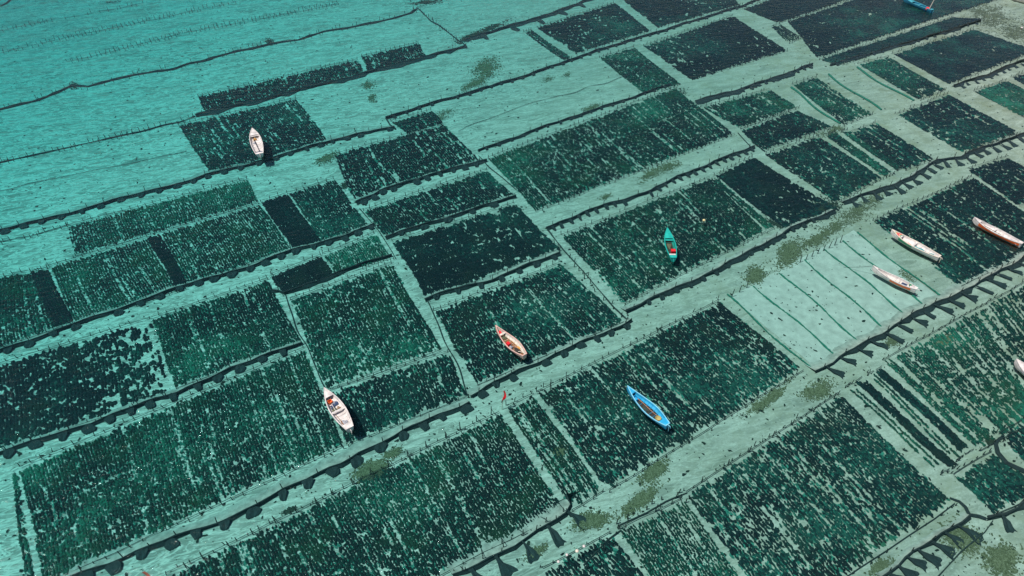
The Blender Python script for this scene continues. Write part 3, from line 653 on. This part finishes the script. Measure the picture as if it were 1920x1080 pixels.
PATCH = [
 (912,128,28,20,A_,'largest olive algae cloud on the upper sand, left of the small rope corner',700,.2),
 (892,155,34,8,A_,'flat olive algae smear along the fence below the largest algae cloud',380,.18),
 (690,160,13,8,0,'small green algae spot on the upper sand, upper of a pair',120,.17),
 (698,184,10,9,.8,'small green algae spot on the upper sand, lower of a pair',100,.17),
 (830,216,24,9,A_,'faint algae beside the smallest dark plot',160,.14),
 (1110,202,22,7,A_,'flat green algae spot on the pale empty field',150,.17),
 (1028,148,14,6,A_,'left faint algae wisp under the long upper fence',70,.14),
 (1064,140,9,5,A_,'right faint algae wisp under the long upper fence',50,.14),
 (1218,326,22,10,A_,'brown green algae on the sand strip above the close toothed fence, left one',260,.17),
 (1255,312,22,9,A_,'brown green algae on the sand strip above the close toothed fence, right one',200,.17),
 (1135,369,14,5,A_,'thin algae wisp at the left of the sand strip',70,.14),
 (612,297,26,9,A_,'brownish algae at the upper left corner of the dark plot with light patches',240,.17),
 (692,882,30,17,A_,'dark olive algae mound on the lower left sand path',600,.17),
 (735,850,18,9,A_,'light olive algae just above the dark algae mound',160,.15),
 (1228,882,30,13,-.6,'long rounded algae bed on the path below the blue boat',600,.16),
 (1200,940,46,13,-.62,'long thin algae bed beside the looped staked rope',600,.15),
 (1112,978,34,18,-.2,'wide pale olive algae bed at the end of the grey green fence',500,.15),
 (1478,476,34,20,-.72,'thick olive algae along the upper left side of the pale lined field',800,.18),
 (1416,516,20,16,0,'round olive algae tuft at the left corner of the pale lined field',420,.18),
 (1545,440,46,12,-.5,'olive algae band at the top corner of the pale lined field',500,.17),
 (1610,395,60,16,-.55,'wide brownish algae film above the large dark boat plot',560,.15),
 (1440,748,46,11,-.62,'green algae streak on the path right of the blue boat plot',520,.15),
 (1536,730,30,15,-.3,'olive algae around the left end of the spreading flap fence',480,.15),
 (1672,640,16,10,A_,'green algae among the triangular flaps',120,.14),
 (1770,640,20,10,-.5,'brown green algae above the right hand rows plot',160,.15),
 (1700,520,22,9,.7,'faint green algae right of the small white boat',110,.14),
 (1800,1010,40,26,.6,'pale green algae below the broad trapezoid flaps',480,.16),
 (1880,1050,36,30,.5,'darker green algae in the bottom right corner',560,.18),
 (1650,1062,26,14,-.6,'algae on the sand at the left of the broad trapezoid flaps',240,.15),
 (1855,30,44,26,.3,'olive green algae ground in the top right corner',700,.26),
 (1905,60,30,22,.3,'green grey algae ground at the top of the right edge',420,.26),
 (1560,245,26,8,-.4,'greenish algae on the junction above the thin green strips',160,.17),
 (1050,845,10,16,.9,'brown algae on the sand gap of the narrow plot beside the red flag',140,.15),
 (1005,1035,26,8,-.5,'mossy algae film along the grey green fence',180,.13),
]
for (cx, cy, rx, ry, an, lab, n, r) in PATCH: patch(cx, cy, rx, ry, an, lab, n, r=r)
DARK = [
 (905,60,46,6,-.42,'dark brown drift weed bank along the round flap fence',420,.28),
 (880,70,26,5,-.3,'dark weed tongue left of the round flap fence',200,.26),
 (800,4,30,5,-.1,'dark weed at the top edge above the leading rope',200,.28),
 (1262,178,22,12,-.3,'black weed heap at the upper right corner of the large even green plot',300,.22),
 (1535,395,40,20,-.35,'brown black weed mass at the lower corner of the torn black plot',900,.18),
 (1455,420,22,7,.4,'dark weed tongue beside the pale torn patches',140,.18),
 (505,78,10,6,.5,'dark weed knot on the thick wobbling rope',60,.25),
 (137,160,8,6,.5,'dark weed knot at the left of the thick wobbling rope',50,.24),
 (1855,828,14,9,.4,'dark weed knot at the curved weed covered rope',110,.13),
 (700,893,26,8,-.4,'black weed at the foot of the dark olive algae mound',220,.15),
 (543,957,14,5,-.4,'small dark weed mat on the lower left sand path',80,.13),
 (645,348,6,7,.3,'brown weed bush at the corner of the short oval flap fence',60,.17),
 (210,4,26,3,-.1,'dark weed scraps near the top edge of the upper left sand',40,.2),
]
for (cx, cy, rx, ry, an, lab, n, r) in DARK: patch(cx, cy, rx, ry, an, lab, n, m='mud', name='drift_weed', r=r, cat='drift weed')

def detritus():
    n = 6500; px = RNG.random(n)*1980-30; py = 1090-1100*RNG.random(n)**.8
    P = [at(a, b) for a, b in zip(px, py)]; X = np.array([p.x for p in P]); Y = np.array([p.y for p in P])
    me = clumps(X, Y, .04+.11*RNG.random(n)**3, RNG.random(n)*6, 1+RNG.random(n), .02+.06*RNG.random(n), RNG.random(n)*.5, M['mud'], 'weed_scraps', lift=0)
    tag(link('weed_scraps', me), 'tiny dark weed scraps scattered over the sand', 'weed scraps', kind='stuff')
detritus()

# ------------------------------------------------------------------ boats
def beam_fn(style):
    def f(t):
        if style == 'blunt': tm, p, st = .55, 2.7, .60
        elif style == 'slim': tm, p, st = .52, 2.0, .42
        elif style == 'point': tm, p, st = .60, 1.5, .36
        else: tm, p, st = .55, 2.2, .50
        if t < tm: return 1-(1-t/tm)**p if style != 'point' else 1-(1-t/tm)**1.65
        s = (t-tm)/(1-tm); return 1-(1-st)*s**1.7
    return f
def boat(bow_px, stern_px, width, label, style='std', hull='white', inner='white', rim='white', deck='white', floor='white', fd=.2, sd=.9, thwarts=(), stripe=None, sheer=.42, rud=True, group='small wooden farm boats', moor=0):
    A = at(*bow_px, z=sheer+.2); B = at(*stern_px, z=sheer); d = B-A; d.z = 0; L = d.length; C = (A+B)/2; C.z = 0
    rz = math.atan2(-d.y, -d.x)
    root = empty('farm_boat', C, label, 'boat', group, rz)
    fb = beam_fn(style); N = 22; W = width/2; T = [i/(N-1) for i in range(N)]
    X = lambda t: L*(.5-t)
    bw = lambda t: max(.012, W*fb(t)); sh = lambda t: sheer+.30*max(0, 1-t/.45)**2+.08*max(0, (t-.7)/.3)**2
    V, F = [], []
    for t in T:
        b = bw(t); z = sh(t); k = -.16+.34*max(0, 1-t/.12)**2; x = X(t)
        V += [(x, -b, z), (x, -b*.93, z*.45), (x, -b*.62, k+.05), (x, 0, k), (x, b*.62, k+.05), (x, b*.93, z*.45), (x, b, z)]
    for i in range(N-1):
        for j in range(6): a = i*7+j; F.append((a, a+7, a+8, a+1))
    a = (N-1)*7; F.append(tuple(range(a, a+7)))
    poly('hull', V, F, M[hull], root, smooth=False)
    g = .045; ib = lambda t: max(.006, bw(t)-g)
    V, F = [], []
    for t in T:
        b = ib(t); z = sh(t)-.005; x = X(t) if t < 1 else X(t)+.05; fz = .05+.25*max(0, 1-t/.12)
        V += [(x, -b, z), (x, -b*.9, z*.5), (x, -b*.62, fz), (x, b*.62, fz), (x, b*.9, z*.5), (x, b, z)]
    Fi, Ff = [], []
    for i in range(N-1):
        for j in range(5):
            a = i*6+j; (Ff if j == 2 else Fi).append((a, a+1, a+7, a+6))
    Fi.append(tuple(range((N-1)*6, N*6))[::-1])
    poly('inner_planking', V, Fi, M[inner], root)
    poly('bottom_boards', [(x, y*.995, z+.006) for x, y, z in V], Ff, M[floor], root)
    # ribs
    rb = []
    for t in (.3, .38, .46, .54, .62, .70, .78, .85):
        b = ib(t); z = sh(t); x = X(t)
        rb.append(tube([(x, -b+.015, z-.03), (x, -b*.9+.01, z*.5), (x, -b*.6, .075), (x, b*.6, .075), (x, b*.9-.01, z*.5), (x, b-.015, z-.03)], .018, 4))
    V, F = join(rb); poly('ribs', V, F, M[inner], root)
    # gunwale rim
    for sg in (-1, 1):
        V, F = [], []
        for t in T:
            b, z, x = bw(t), sh(t), X(t); o_, i_ = sg*(b+.028), sg*max(0, b-.06)
            V += [(x, o_, z-.05), (x, o_, z+.025), (x, i_, z+.025), (x, i_, z-.02)]
        for i in range(N-1):
            for j in range(4): a = i*4; F.append((a+j, a+(j+1) % 4, a+4+(j+1) % 4, a+4+j))
        F += [(0, 1, 2, 3), tuple(range((N-1)*4, N*4))]
        poly('gunwale', V, F, M[rim], root)
    b, z, x = bw(1), sh(1), X(1)
    V, F = [], []
    for xx in (x-.03, x+.07):
        V += [(xx, -b-.02, z-.06), (xx, b+.02, z-.06), (xx, b+.02, z+.032), (xx, -b-.02, z+.032)]
    F = [(0, 1, 2, 3), (7, 6, 5, 4), (0, 4, 5, 1), (1, 5, 6, 2), (2, 6, 7, 3), (3, 7, 4, 0)]
    poly('transom_rail', V, F, M[rim], root)
    def deckpart(nm, t0, t1, m, dz=-.012):
        V, F = [], []; n = 8
        for i in range(n+1):
            t = t0+(t1-t0)*i/n; b = ib(t)+.02; z = sh(t)+dz; x = X(t)
            V += [(x, -b, z), (x, 0, z+.06*b/W), (x, b, z), (x, -b, z-.035), (x, b, z-.035)]
        for i in range(n):
            a = i*5; F += [(a, a+1, a+6, a+5), (a+1, a+2, a+7, a+6), (a+3, a+8, a+9, a+4)]
        a = n*5; F += [(a, a+1, a+2, a+4, a+3), (0, 3, 4, 2, 1)]
        poly(nm, V, F, M[m], root)
    if fd: deckpart('foredeck', .01, fd, deck)
    if sd < 1: deckpart('stern_deck', sd, .985, deck, -.03)
    for t in thwarts:
        b = ib(t)-.002; z = sh(t)-.10; x = X(t); w = .11
        V = [(x+sx*w, sy*b, z+sz) for sx in (-1, 1) for sy in (-1, 1) for sz in (0, .035)]
        F = [(0, 1, 3, 2), (4, 6, 7, 5), (0, 4, 5, 1), (2, 3, 7, 6), (1, 5, 7, 3), (0, 2, 6, 4)]
        poly('thwart', V, F, M[deck if not isinstance(t, tuple) else deck], root)
    if stripe:
        for sg in (-1, 1):
            V, F = [], []; m_ = 20
            for i in range(m_+1):
                t = stripe[1]+(stripe[2]-stripe[1])*i/m_; b, z, x = bw(t), sh(t), X(t)
                V += [(x, sg*(b+.010), z-.06), (x, sg*(b*.93+.014), z*.45), (x, sg*(b*.80+.02), z*.12)]
            for i in range(m_):
                a = i*3; F += [(a, a+1, a+4, a+3), (a+1, a+2, a+5, a+4)]
            poly('painted_side_band', V, F, M[stripe[0]], root)
    if rud:
        x = X(1); V, F = join([tube([(x-.02, 0, z-.02), (x-.28, 0, z+.02), (x-.34, 0, z-.15)], .035, 5), tube([(x-.16, 0, z+.0), (x-.2, 0, -.25)], .03, 5)])
        poly('rudder_bracket', V, F, M[rim], root)
    if moor:
        a0 = Vector((X(0)-.05, 0, sh(0)-.02)); q = Vector((X(0)+moor, moor*.25, -.9)); V, F = tube([a0, a0.lerp(q, .3)+Vector((0, 0, -.12)), a0.lerp(q, .6)+Vector((0, 0, -.12)), q], .022, 4)
        poly('mooring_line', V, F, M['rope'], root)
    def P(t, s=0, z=.06):                                  # boat coordinates to world
        v = Matrix.Rotation(rz, 3, 'Z') @ Vector((X(t), s*ib(t), z)); return C+v
    return root, P, rz, X, ib, sh, L

# cargo (things of their own, standing in the boats)
def box_bm(w, d, h, wall=.03, taper=.9):
    V = []
    for s, z, q in ((taper, 0, 0), (1, h, 0), (1, h, wall), (taper, wall, wall)):
        for sx, sy in ((-1, -1), (1, -1), (1, 1), (-1, 1)): V.append((sx*(w/2*s-q), sy*(d/2*s-q), z))
    F = [(3, 2, 1, 0)]
    for k in range(3):
        for j in range(4): F.append((k*4+j, k*4+(j+1) % 4, k*4+4+(j+1) % 4, k*4+4+j))
    F.append((12, 13, 14, 15)); return V, F
def crate(P, rz, w, d, h, m, label, cat='box', name='crate', lid=None):
    V, F = box_bm(w, d, h); r = empty(name, P, label, cat, None, rz); poly('tub', V, F, M[m], r)
    if lid:
        V, F = box_bm(w*1.04, d*1.04, .05, .01, 1); poly('lid', [(x, y, .05-z+h) for x, y, z in V], [f[::-1] for f in F], M[lid], r)
    else:
        V, F = join([tube([(-w/2, -d/2, h), (w/2, -d/2, h)], .018, 4), tube([(w/2, -d/2, h), (w/2, d/2, h)], .018, 4), tube([(w/2, d/2, h), (-w/2, d/2, h)], .018, 4), tube([(-w/2, d/2, h), (-w/2, -d/2, h)], .018, 4)])
        poly('rim', V, F, M[m], r)
def lathe(prof, n=14):
    V, F = [], []
    for r, z in prof:
        for j in range(n): V.append((r*math.cos(2*math.pi*j/n), r*math.sin(2*math.pi*j/n), z))
    for i in range(len(prof)-1):
        for j in range(n): F.append((i*n+j, i*n+(j+1) % n, (i+1)*n+(j+1) % n, (i+1)*n+j))
    F.append(tuple(range(n))[::-1]); F.append(tuple(range((len(prof)-1)*n, len(prof)*n))); return V, F
def basin(P, r, h, m, label, name='basin', cat='basin', fill=None):
    V, F = lathe([(r*.7, 0), (r*.95, h*.8), (r*1.05, h), (r*.98, h), (r*.88, h*.75), (r*.62, .03)])
    o = poly(name, V, F, M[m], None, P, smooth=True)
    tag(o, label, cat)
def heap(P, rz, w, d, h, m, label, cat='net', name='net_heap', seed=0):
    V, F = [], []; n, k = 12, 6
    for i in range(k+1):
        a = i/k*math.pi/2
        for j in range(n):
            b = 2*math.pi*j/n; q = 1+.28*math.sin(b*3+seed)+.15*math.sin(b*5+i+seed*2)
            V.append((math.cos(a)*math.cos(b)*w/2*q, math.cos(a)*math.sin(b)*d/2*q, h*math.sin(a)*(1+.25*math.sin(b*2+i*2+seed))))
    for i in range(k):
        for j in range(n): F.append((i*n+j, i*n+(j+1) % n, (i+1)*n+(j+1) % n, (i+1)*n+j))
    F.append(tuple(range(n))[::-1])
    o = poly(name, V, F, M[m], None, P, rz, smooth=True); tag(o, label, cat)
def cloth(P, rz, w, d, m, label, cat='cloth', name='cloth', seed=0, h=.1):
    n = 9; V, F = [], []
    for i in range(n):
        for j in range(n):
            u, v = i/(n-1)-.5, j/(n-1)-.5
            V.append((u*w*(1+.2*math.sin(v*7+seed)), v*d*(1+.2*math.sin(u*6+seed)), .03+h*(.5+.5*math.sin(u*9+seed)*math.cos(v*8+seed*1.7))+.08*(.5-abs(u))))
    q = len(V); V += [(x, y, z-.02) for x, y, z in V]
    for i in range(n-1):
        for j in range(n-1): a = i*n+j; F += [(a, a+n, a+n+1, a+1), (q+a, q+a+1, q+a+n+1, q+a+n)]
    o = poly(name, V, F, M[m], None, P, rz, smooth=True); tag(o, label, cat)
def pole(P0, P1, r, m, label, name='wooden_pole', cat='pole'):
    pts = [P0.lerp(P1, i/6)+Vector((0, 0, .02*math.sin(i))) for i in range(7)]
    c = (P0+P1)/2; V, F = tube([p-c for p in pts], [r, r, r*.95, r*.95, r*.9, r*.85, r*.8], 6)
    o = poly(name, V, F, M[m], None, c); tag(o, label, cat)
def paddle(P0, P1, m, label):
    c = (P0+P1)/2; a, b = P0-c, P1-c; d = (b-a).normalized(); n = Vector((-d.y, d.x, 0)); r = empty('paddle', c, label, 'paddle')
    V, F = tube([a, a.lerp(b, .7)], .022, 6); poly('shaft', V, F, M[m], r)
    V, F = [], []
    for t, w in ((.68, .03), (.76, .09), (.9, .11), (1, .07)):
        p = a.lerp(b, t); V += [p-n*w+Vector((0, 0, .012)), p+n*w+Vector((0, 0, .012)), p+n*w-Vector((0, 0, .012)), p-n*w-Vector((0, 0, .012))]
    for i in range(3):
        for j in range(4): F.append((i*4+j, i*4+(j+1) % 4, i*4+4+(j+1) % 4, i*4+4+j))
    F += [(3, 2, 1, 0), (12, 13, 14, 15)]; poly('blade', V, F, M[m], r)

def deck_paint(root, X, ib, sh, t0, t1, s0, s1, m, name='painted_mark', bend=.05):
    """thin painted panel on the foredeck between stations t0..t1 and side fractions s0..s1"""
    V, F = [], []; n = 5
    for i in range(n+1):
        s = s0+(s1-s0)*i/n; dt = bend*abs(s)
        for t in (t0+dt, t1+dt):
            b = ib(t)+.02; V.append((X(t), s*b, sh(t)-.012+.06*(1-abs(s))*b/ib(.55)+.006))
    for i in range(n): a = i*2; F.append((a, a+1, a+3, a+2))
    poly(name, V, F, M[m], root)

# 1 blunt white boat on the upper left plot
b, P, rz, X, ib, sh, L = boat((473,241), (487,289), 1.62, 'blunt white boat floating on the upper left seaweed plot', 'blunt', fd=.24, sd=.93, thwarts=(.26,), rim='white')
heap(P(.33, .1), rz, .55, .45, .25, 'gold', 'small orange brown net heap in the blunt white boat', seed=1)
pole(P(.30, .35, .25), P(.88, -.15, .3), .045, 'black', 'thin dark pole lying in the blunt white boat')
cloth(P(.86, 0), rz, .6, 1.0, 'bluedark', 'dark blue tarp in the stern of the blunt white boat', 'tarp', 'tarp', 2)
heap(P(.47, .3), rz, .5, .4, .18, 'grey', 'grey sack in the middle of the blunt white boat', 'sack', 'sack', 3)
# 2 long white boat
b, P, rz, X, ib, sh, L = boat((608,728), (656,803), 1.38, 'long white boat left of centre at the bottom with one cross seat', 'std', fd=.2, sd=.88, thwarts=(.54,), moor=2.2)
crate(P(.27, .3), rz, .38, .34, .26, 'orange', 'small orange tub near the bow of the long white boat')
cloth(P(.36, -.1), rz+.3, .4, .9, 'bluedark', 'dark cloth lying across the long white boat', seed=4)
heap(P(.31, -.2), rz, .42, .4, .15, 'grey', 'grey sack near the bow of the long white boat', 'sack', 'sack', 5)
heap(P(.46, .25), rz, .6, .5, .2, 'olive_net', 'olive net heap before the cross seat of the long white boat', seed=2)
heap(P(.46, -.35), rz, .4, .35, .2, 'wood_in', 'brown sack beside the olive net heap in the long white boat', 'sack', 'sack', 8)
paddle(P(.57, .55, .15), P(.82, .35, .1), 'brown', 'brown paddle behind the cross seat of the long white boat')
heap(P(.80, 0), rz, .7, .5, .14, 'grey', 'grey net heap at the stern of the long white boat', seed=6)
pole(P(.34, .3, .3), P(.56, .3, .37), .03, 'white', 'short white pipe in the long white boat', 'white_pipe', 'pipe')
# 3 wooden boat
b, P, rz, X, ib, sh, L = boat((929,611), (984,666), 1.35, 'open brown wooden boat with salmon rim holding red cloth', 'point', hull='pinkpaint', inner='white2', rim='pinkpaint', floor='brown', deck='white2', fd=.05, sd=1.0, thwarts=(.24,), rud=False)
cloth(P(.15, .2, .2), rz, .5, .35, 'red', 'red cloth in the bow of the brown wooden boat', seed=1)
heap(P(.3, 0), rz, .6, .5, .16, 'olive_net', 'olive net heap near the bow of the brown wooden boat', seed=3)
crate(P(.52, .45), rz, .36, .3, .28, 'red', 'red tub in the middle of the brown wooden boat', lid='red')
heap(P(.62, .45), rz, .4, .38, .25, 'grey', 'grey sack next to the red tub in the brown wooden boat', 'sack', 'sack', 7)
paddle(P(.5, -.1, .25), P(.72, -.25, .12), 'pole', 'first orange wooden paddle in the brown wooden boat, nearer the red tub')
paddle(P(.5, -.4, .28), P(.76, -.6, .14), 'gold', 'second ochre paddle in the brown wooden boat, along its right side')
heap(P(.76, .05), rz, .9, .5, .2, 'hold', 'black net heap towards the stern of the brown wooden boat', seed=9)
pole(P(.82, .3, .3), P(.90, -.5, .32), .03, 'cream', 'short pale stick at the stern of the brown wooden boat')
# 4 blue boat
b, P, rz, X, ib, sh, L = boat((1176,724), (1252,797), 1.35, 'bright blue boat with straw hat shaped basket at its stern', 'point', hull='blue', inner='blue', rim='bluelite', deck='blue', floor='hold', fd=.17, sd=.86, thwarts=(), moor=1.6)
pole(P(.28, .1, .34), P(.74, .0, .34), .028, 'pole', 'long orange wooden pole lying in the blue boat')
crate(P(.25, .25), rz, .5, .4, .3, 'blue', 'blue tub behind the foredeck of the blue boat')
heap(P(.5, .1), rz, .9, .5, .14, 'darknet', 'dark net heap in the hold of the blue boat', seed=4)
basin(P(.79, .1, .08), .27, .22, 'straw', 'round straw basket at the stern of the blue boat', 'basket', 'basket')
# 5 turquoise boat
b, P, rz, X, ib, sh, L = boat((1251,428), (1263,484), 1.25, 'turquoise boat with bright red box at its stern', 'std', hull='cyan', inner='cyandark', rim='cyan', deck='cyan', floor='hold', fd=.32, sd=.9, thwarts=(.36,), moor=1.2)
heap(P(.52, .1), rz, 1.1, .55, .2, 'olive_net', 'long olive net heap in the turquoise boat', seed=5)
crate(P(.78, -.25, .3), rz, .42, .5, .30, 'red', 'bright red box at the stern of the turquoise boat', lid='red')
crate(P(.885, .1, .32), rz, .2, .7, .12, 'white', 'low white box behind the red box in the turquoise boat', lid='white')
# 6 painted boat
b, P, rz, X, ib, sh, L = boat((1672,431), (1762,482), 1.25, 'white boat with red and green painted bow on the right', 'slim', hull='white', inner='white', rim='cream', deck='white', floor='white', fd=.24, sd=.97, thwarts=(.5,), stripe=('green', .2, .5), rud=True)
deck_paint(b, X, ib, sh, .10, .16, .12, .95, 'red'); deck_paint(b, X, ib, sh, .10, .16, -.12, -.95, 'red')
deck_paint(b, X, ib, sh, .085, .10, -1, 1, 'gold'); deck_paint(b, X, ib, sh, .165, .178, -1, 1, 'gold'); deck_paint(b, X, ib, sh, .185, .20, -1, 1, 'green'); deck_paint(b, X, ib, sh, .065, .078, -1, 1, 'green')
V_, F_ = [], []
crate(P(.42, .6), rz, .4, .25, .2, 'orange', 'small orange tub in the painted boat')
cloth(P(.62, .3), rz, 1.2, .6, 'teal_tarp', 'teal tarp in the after half of the painted boat', 'tarp', 'tarp', 3)
heap(P(.74, .4), rz, .7, .4, .22, 'grey', 'grey sack on the teal tarp side of the painted boat', 'sack', 'sack', 2)
heap(P(.85, 0), rz, .6, .6, .22, 'teal_tarp', 'bundled teal net at the stern of the painted boat', seed=8)
# 7 small white boat
b, P, rz, X, ib, sh, L = boat((1637,499), (1719,542), 1.02, 'slim white boat floating on the pale field with weed lines', 'point', hull='white', inner='white', rim='white', floor='white2', fd=.12, sd=.86, thwarts=(), stripe=('orange', .45, .9), moor=3.0)
heap(P(.33, .35), rz, .7, .35, .2, 'darknet', 'dark green net heap near the bow of the slim white boat', seed=1)
heap(P(.52, .5), rz, 1.1, .3, .15, 'olive_net', 'long olive net heap along the side of the slim white boat', seed=2)
crate(P(.74, .25), rz, .55, .34, .26, 'bluedark', 'dark blue tub near the stern of the slim white boat', lid='bluedark')
heap(P(.64, .4), rz, .4, .3, .2, 'hold', 'black sack beside the dark blue tub in the slim white boat', 'sack', 'sack', 3)
basin(P(.85, -.3, .3), .14, .2, 'green', 'small green bucket on the stern of the slim white boat', 'bucket', 'bucket')
# 8 orange sided boat
b, P, rz, X, ib, sh, L = boat((1826,408), (1917,457), 1.12, 'white boat with bright orange side near the right edge', 'slim', fd=.16, sd=.93, thwarts=(.45,), stripe=('orange', .15, .97), rud=False)
pole(P(.2, .55, .38), P(.6, .5, .38), .03, 'olive_net', 'dark thin pole lying in the orange sided boat')
cloth(P(.84, 0), rz, .9, .7, 'grey', 'grey tarp in the stern of the orange sided boat', 'tarp', 'tarp', 5)
# 9 boat cut by the right edge
boat((1905,674), (1990,738), 1.5, 'white boat with only its bow in view, cut off by the right edge', 'slim', fd=.3, sd=.93, thwarts=(.5,))
# 10 blue boat at the top
b, P, rz, X, ib, sh, L = boat((1695,-6), (1749,19), 1.25, 'blue boat cut by the top edge with an upright pole', 'slim', hull='petrol', inner='petrol', rim='petrol_light', deck='petrol_light', floor='petrol', fd=.34, sd=.92, thwarts=(.55,), sheer=.55)
heap(P(.84, .1, .3), rz, .9, .8, .4, 'red', 'pinkish red bundle at the stern of the blue boat at the top', 'bundle', 'bundle', 3)
pole(P(.88, 0, .2), P(.9, -.8, 2.6), .07, 'cream', 'slanting pale pole standing in the blue boat at the top')
# 11 boat in the top right corner
boat((1884,-14), (1975,10), 2.2, 'pinkish white boat cut off by the top right corner', 'std', rim='cream', inner='pinkpaint', fd=.2, sd=.9, thwarts=(.5,), sheer=.55)

# ------------------------------------------------------------------ flags and floats
def flag(foot, h, lean, m, label, flen, fwid):
    F0 = at(*foot); F0.z = float(bed(F0.x)); r = empty('flag', F0, label, 'flag'); base = Vector((0, 0, 0))
    top = Vector((lean[0], lean[1], h)); V, F = tube([base, base.lerp(top, .5), top], [.035, .03, .022], 6); poly('flagpole', V, F, M['cream'], r)
    V, F = [], []; n = 10
    for i in range(n+1):
        t = i/n; p = top*(1-t*flen)+Vector((.10*math.sin(t*5), -.06*t, 0)); w = fwid*(.55+.45*math.sin(t*3.0))*(1-.75*max(0, t-.6)/.4)
        V += [p+Vector((.0, 0, 0)), p+Vector((w*.5, .05*math.sin(t*8), -.02)), p+Vector((w, .08*math.cos(t*7), -.06))]
    q = len(V); V += [v+Vector((0, -.012, 0)) for v in V]
    for i in range(n):
        for j in range(2): a = i*3+j; F += [(a, a+3, a+4, a+1), (q+a, q+a+1, q+a+4, q+a+3)]
    poly('flag_cloth', V, F, M[m], r, smooth=True)
flag((941,768), 2.5, (.15, .2, 0), 'red', 'small red flag on a white pole at the end of a sand gap', .62, .22)
flag((308,1108), 3.1, (-.6, .0, 0), 'salmon', 'tip of a salmon red flag at the bottom left edge', .7, .32)
def float_(px, py, r, m, label):
    p = at(px, py, .05); V, F = lathe([(r*.3, -r*.6), (r*.8, -r*.3), (r, 0), (r*.8, r*.4), (r*.4, r*.6), (r*.12, r*.75)], 10)
    o = poly('float', V, F, M[m], None, p, smooth=True); tag(o, label, 'float', 'fishing floats')
float_(1320,413,.2,'yellow','pale yellow float alone on the turquoise boat plot')
float_(1095,964+60,.13,'white','lower left white float of three by the bottom rope line')
float_(1063,1040,.12,'white','upper white float of three by the bottom rope line')
float_(1047,1053,.12,'white','leftmost white float of three by the bottom rope line')
float_(1916,52,.22,'white','single white float at the top of the right edge')
float_(1082,1033,.15,'cream','largest cream float beside the bottom rope line')
print('TUFTS', N_TUFT, 'objects', len(bpy.data.objects))
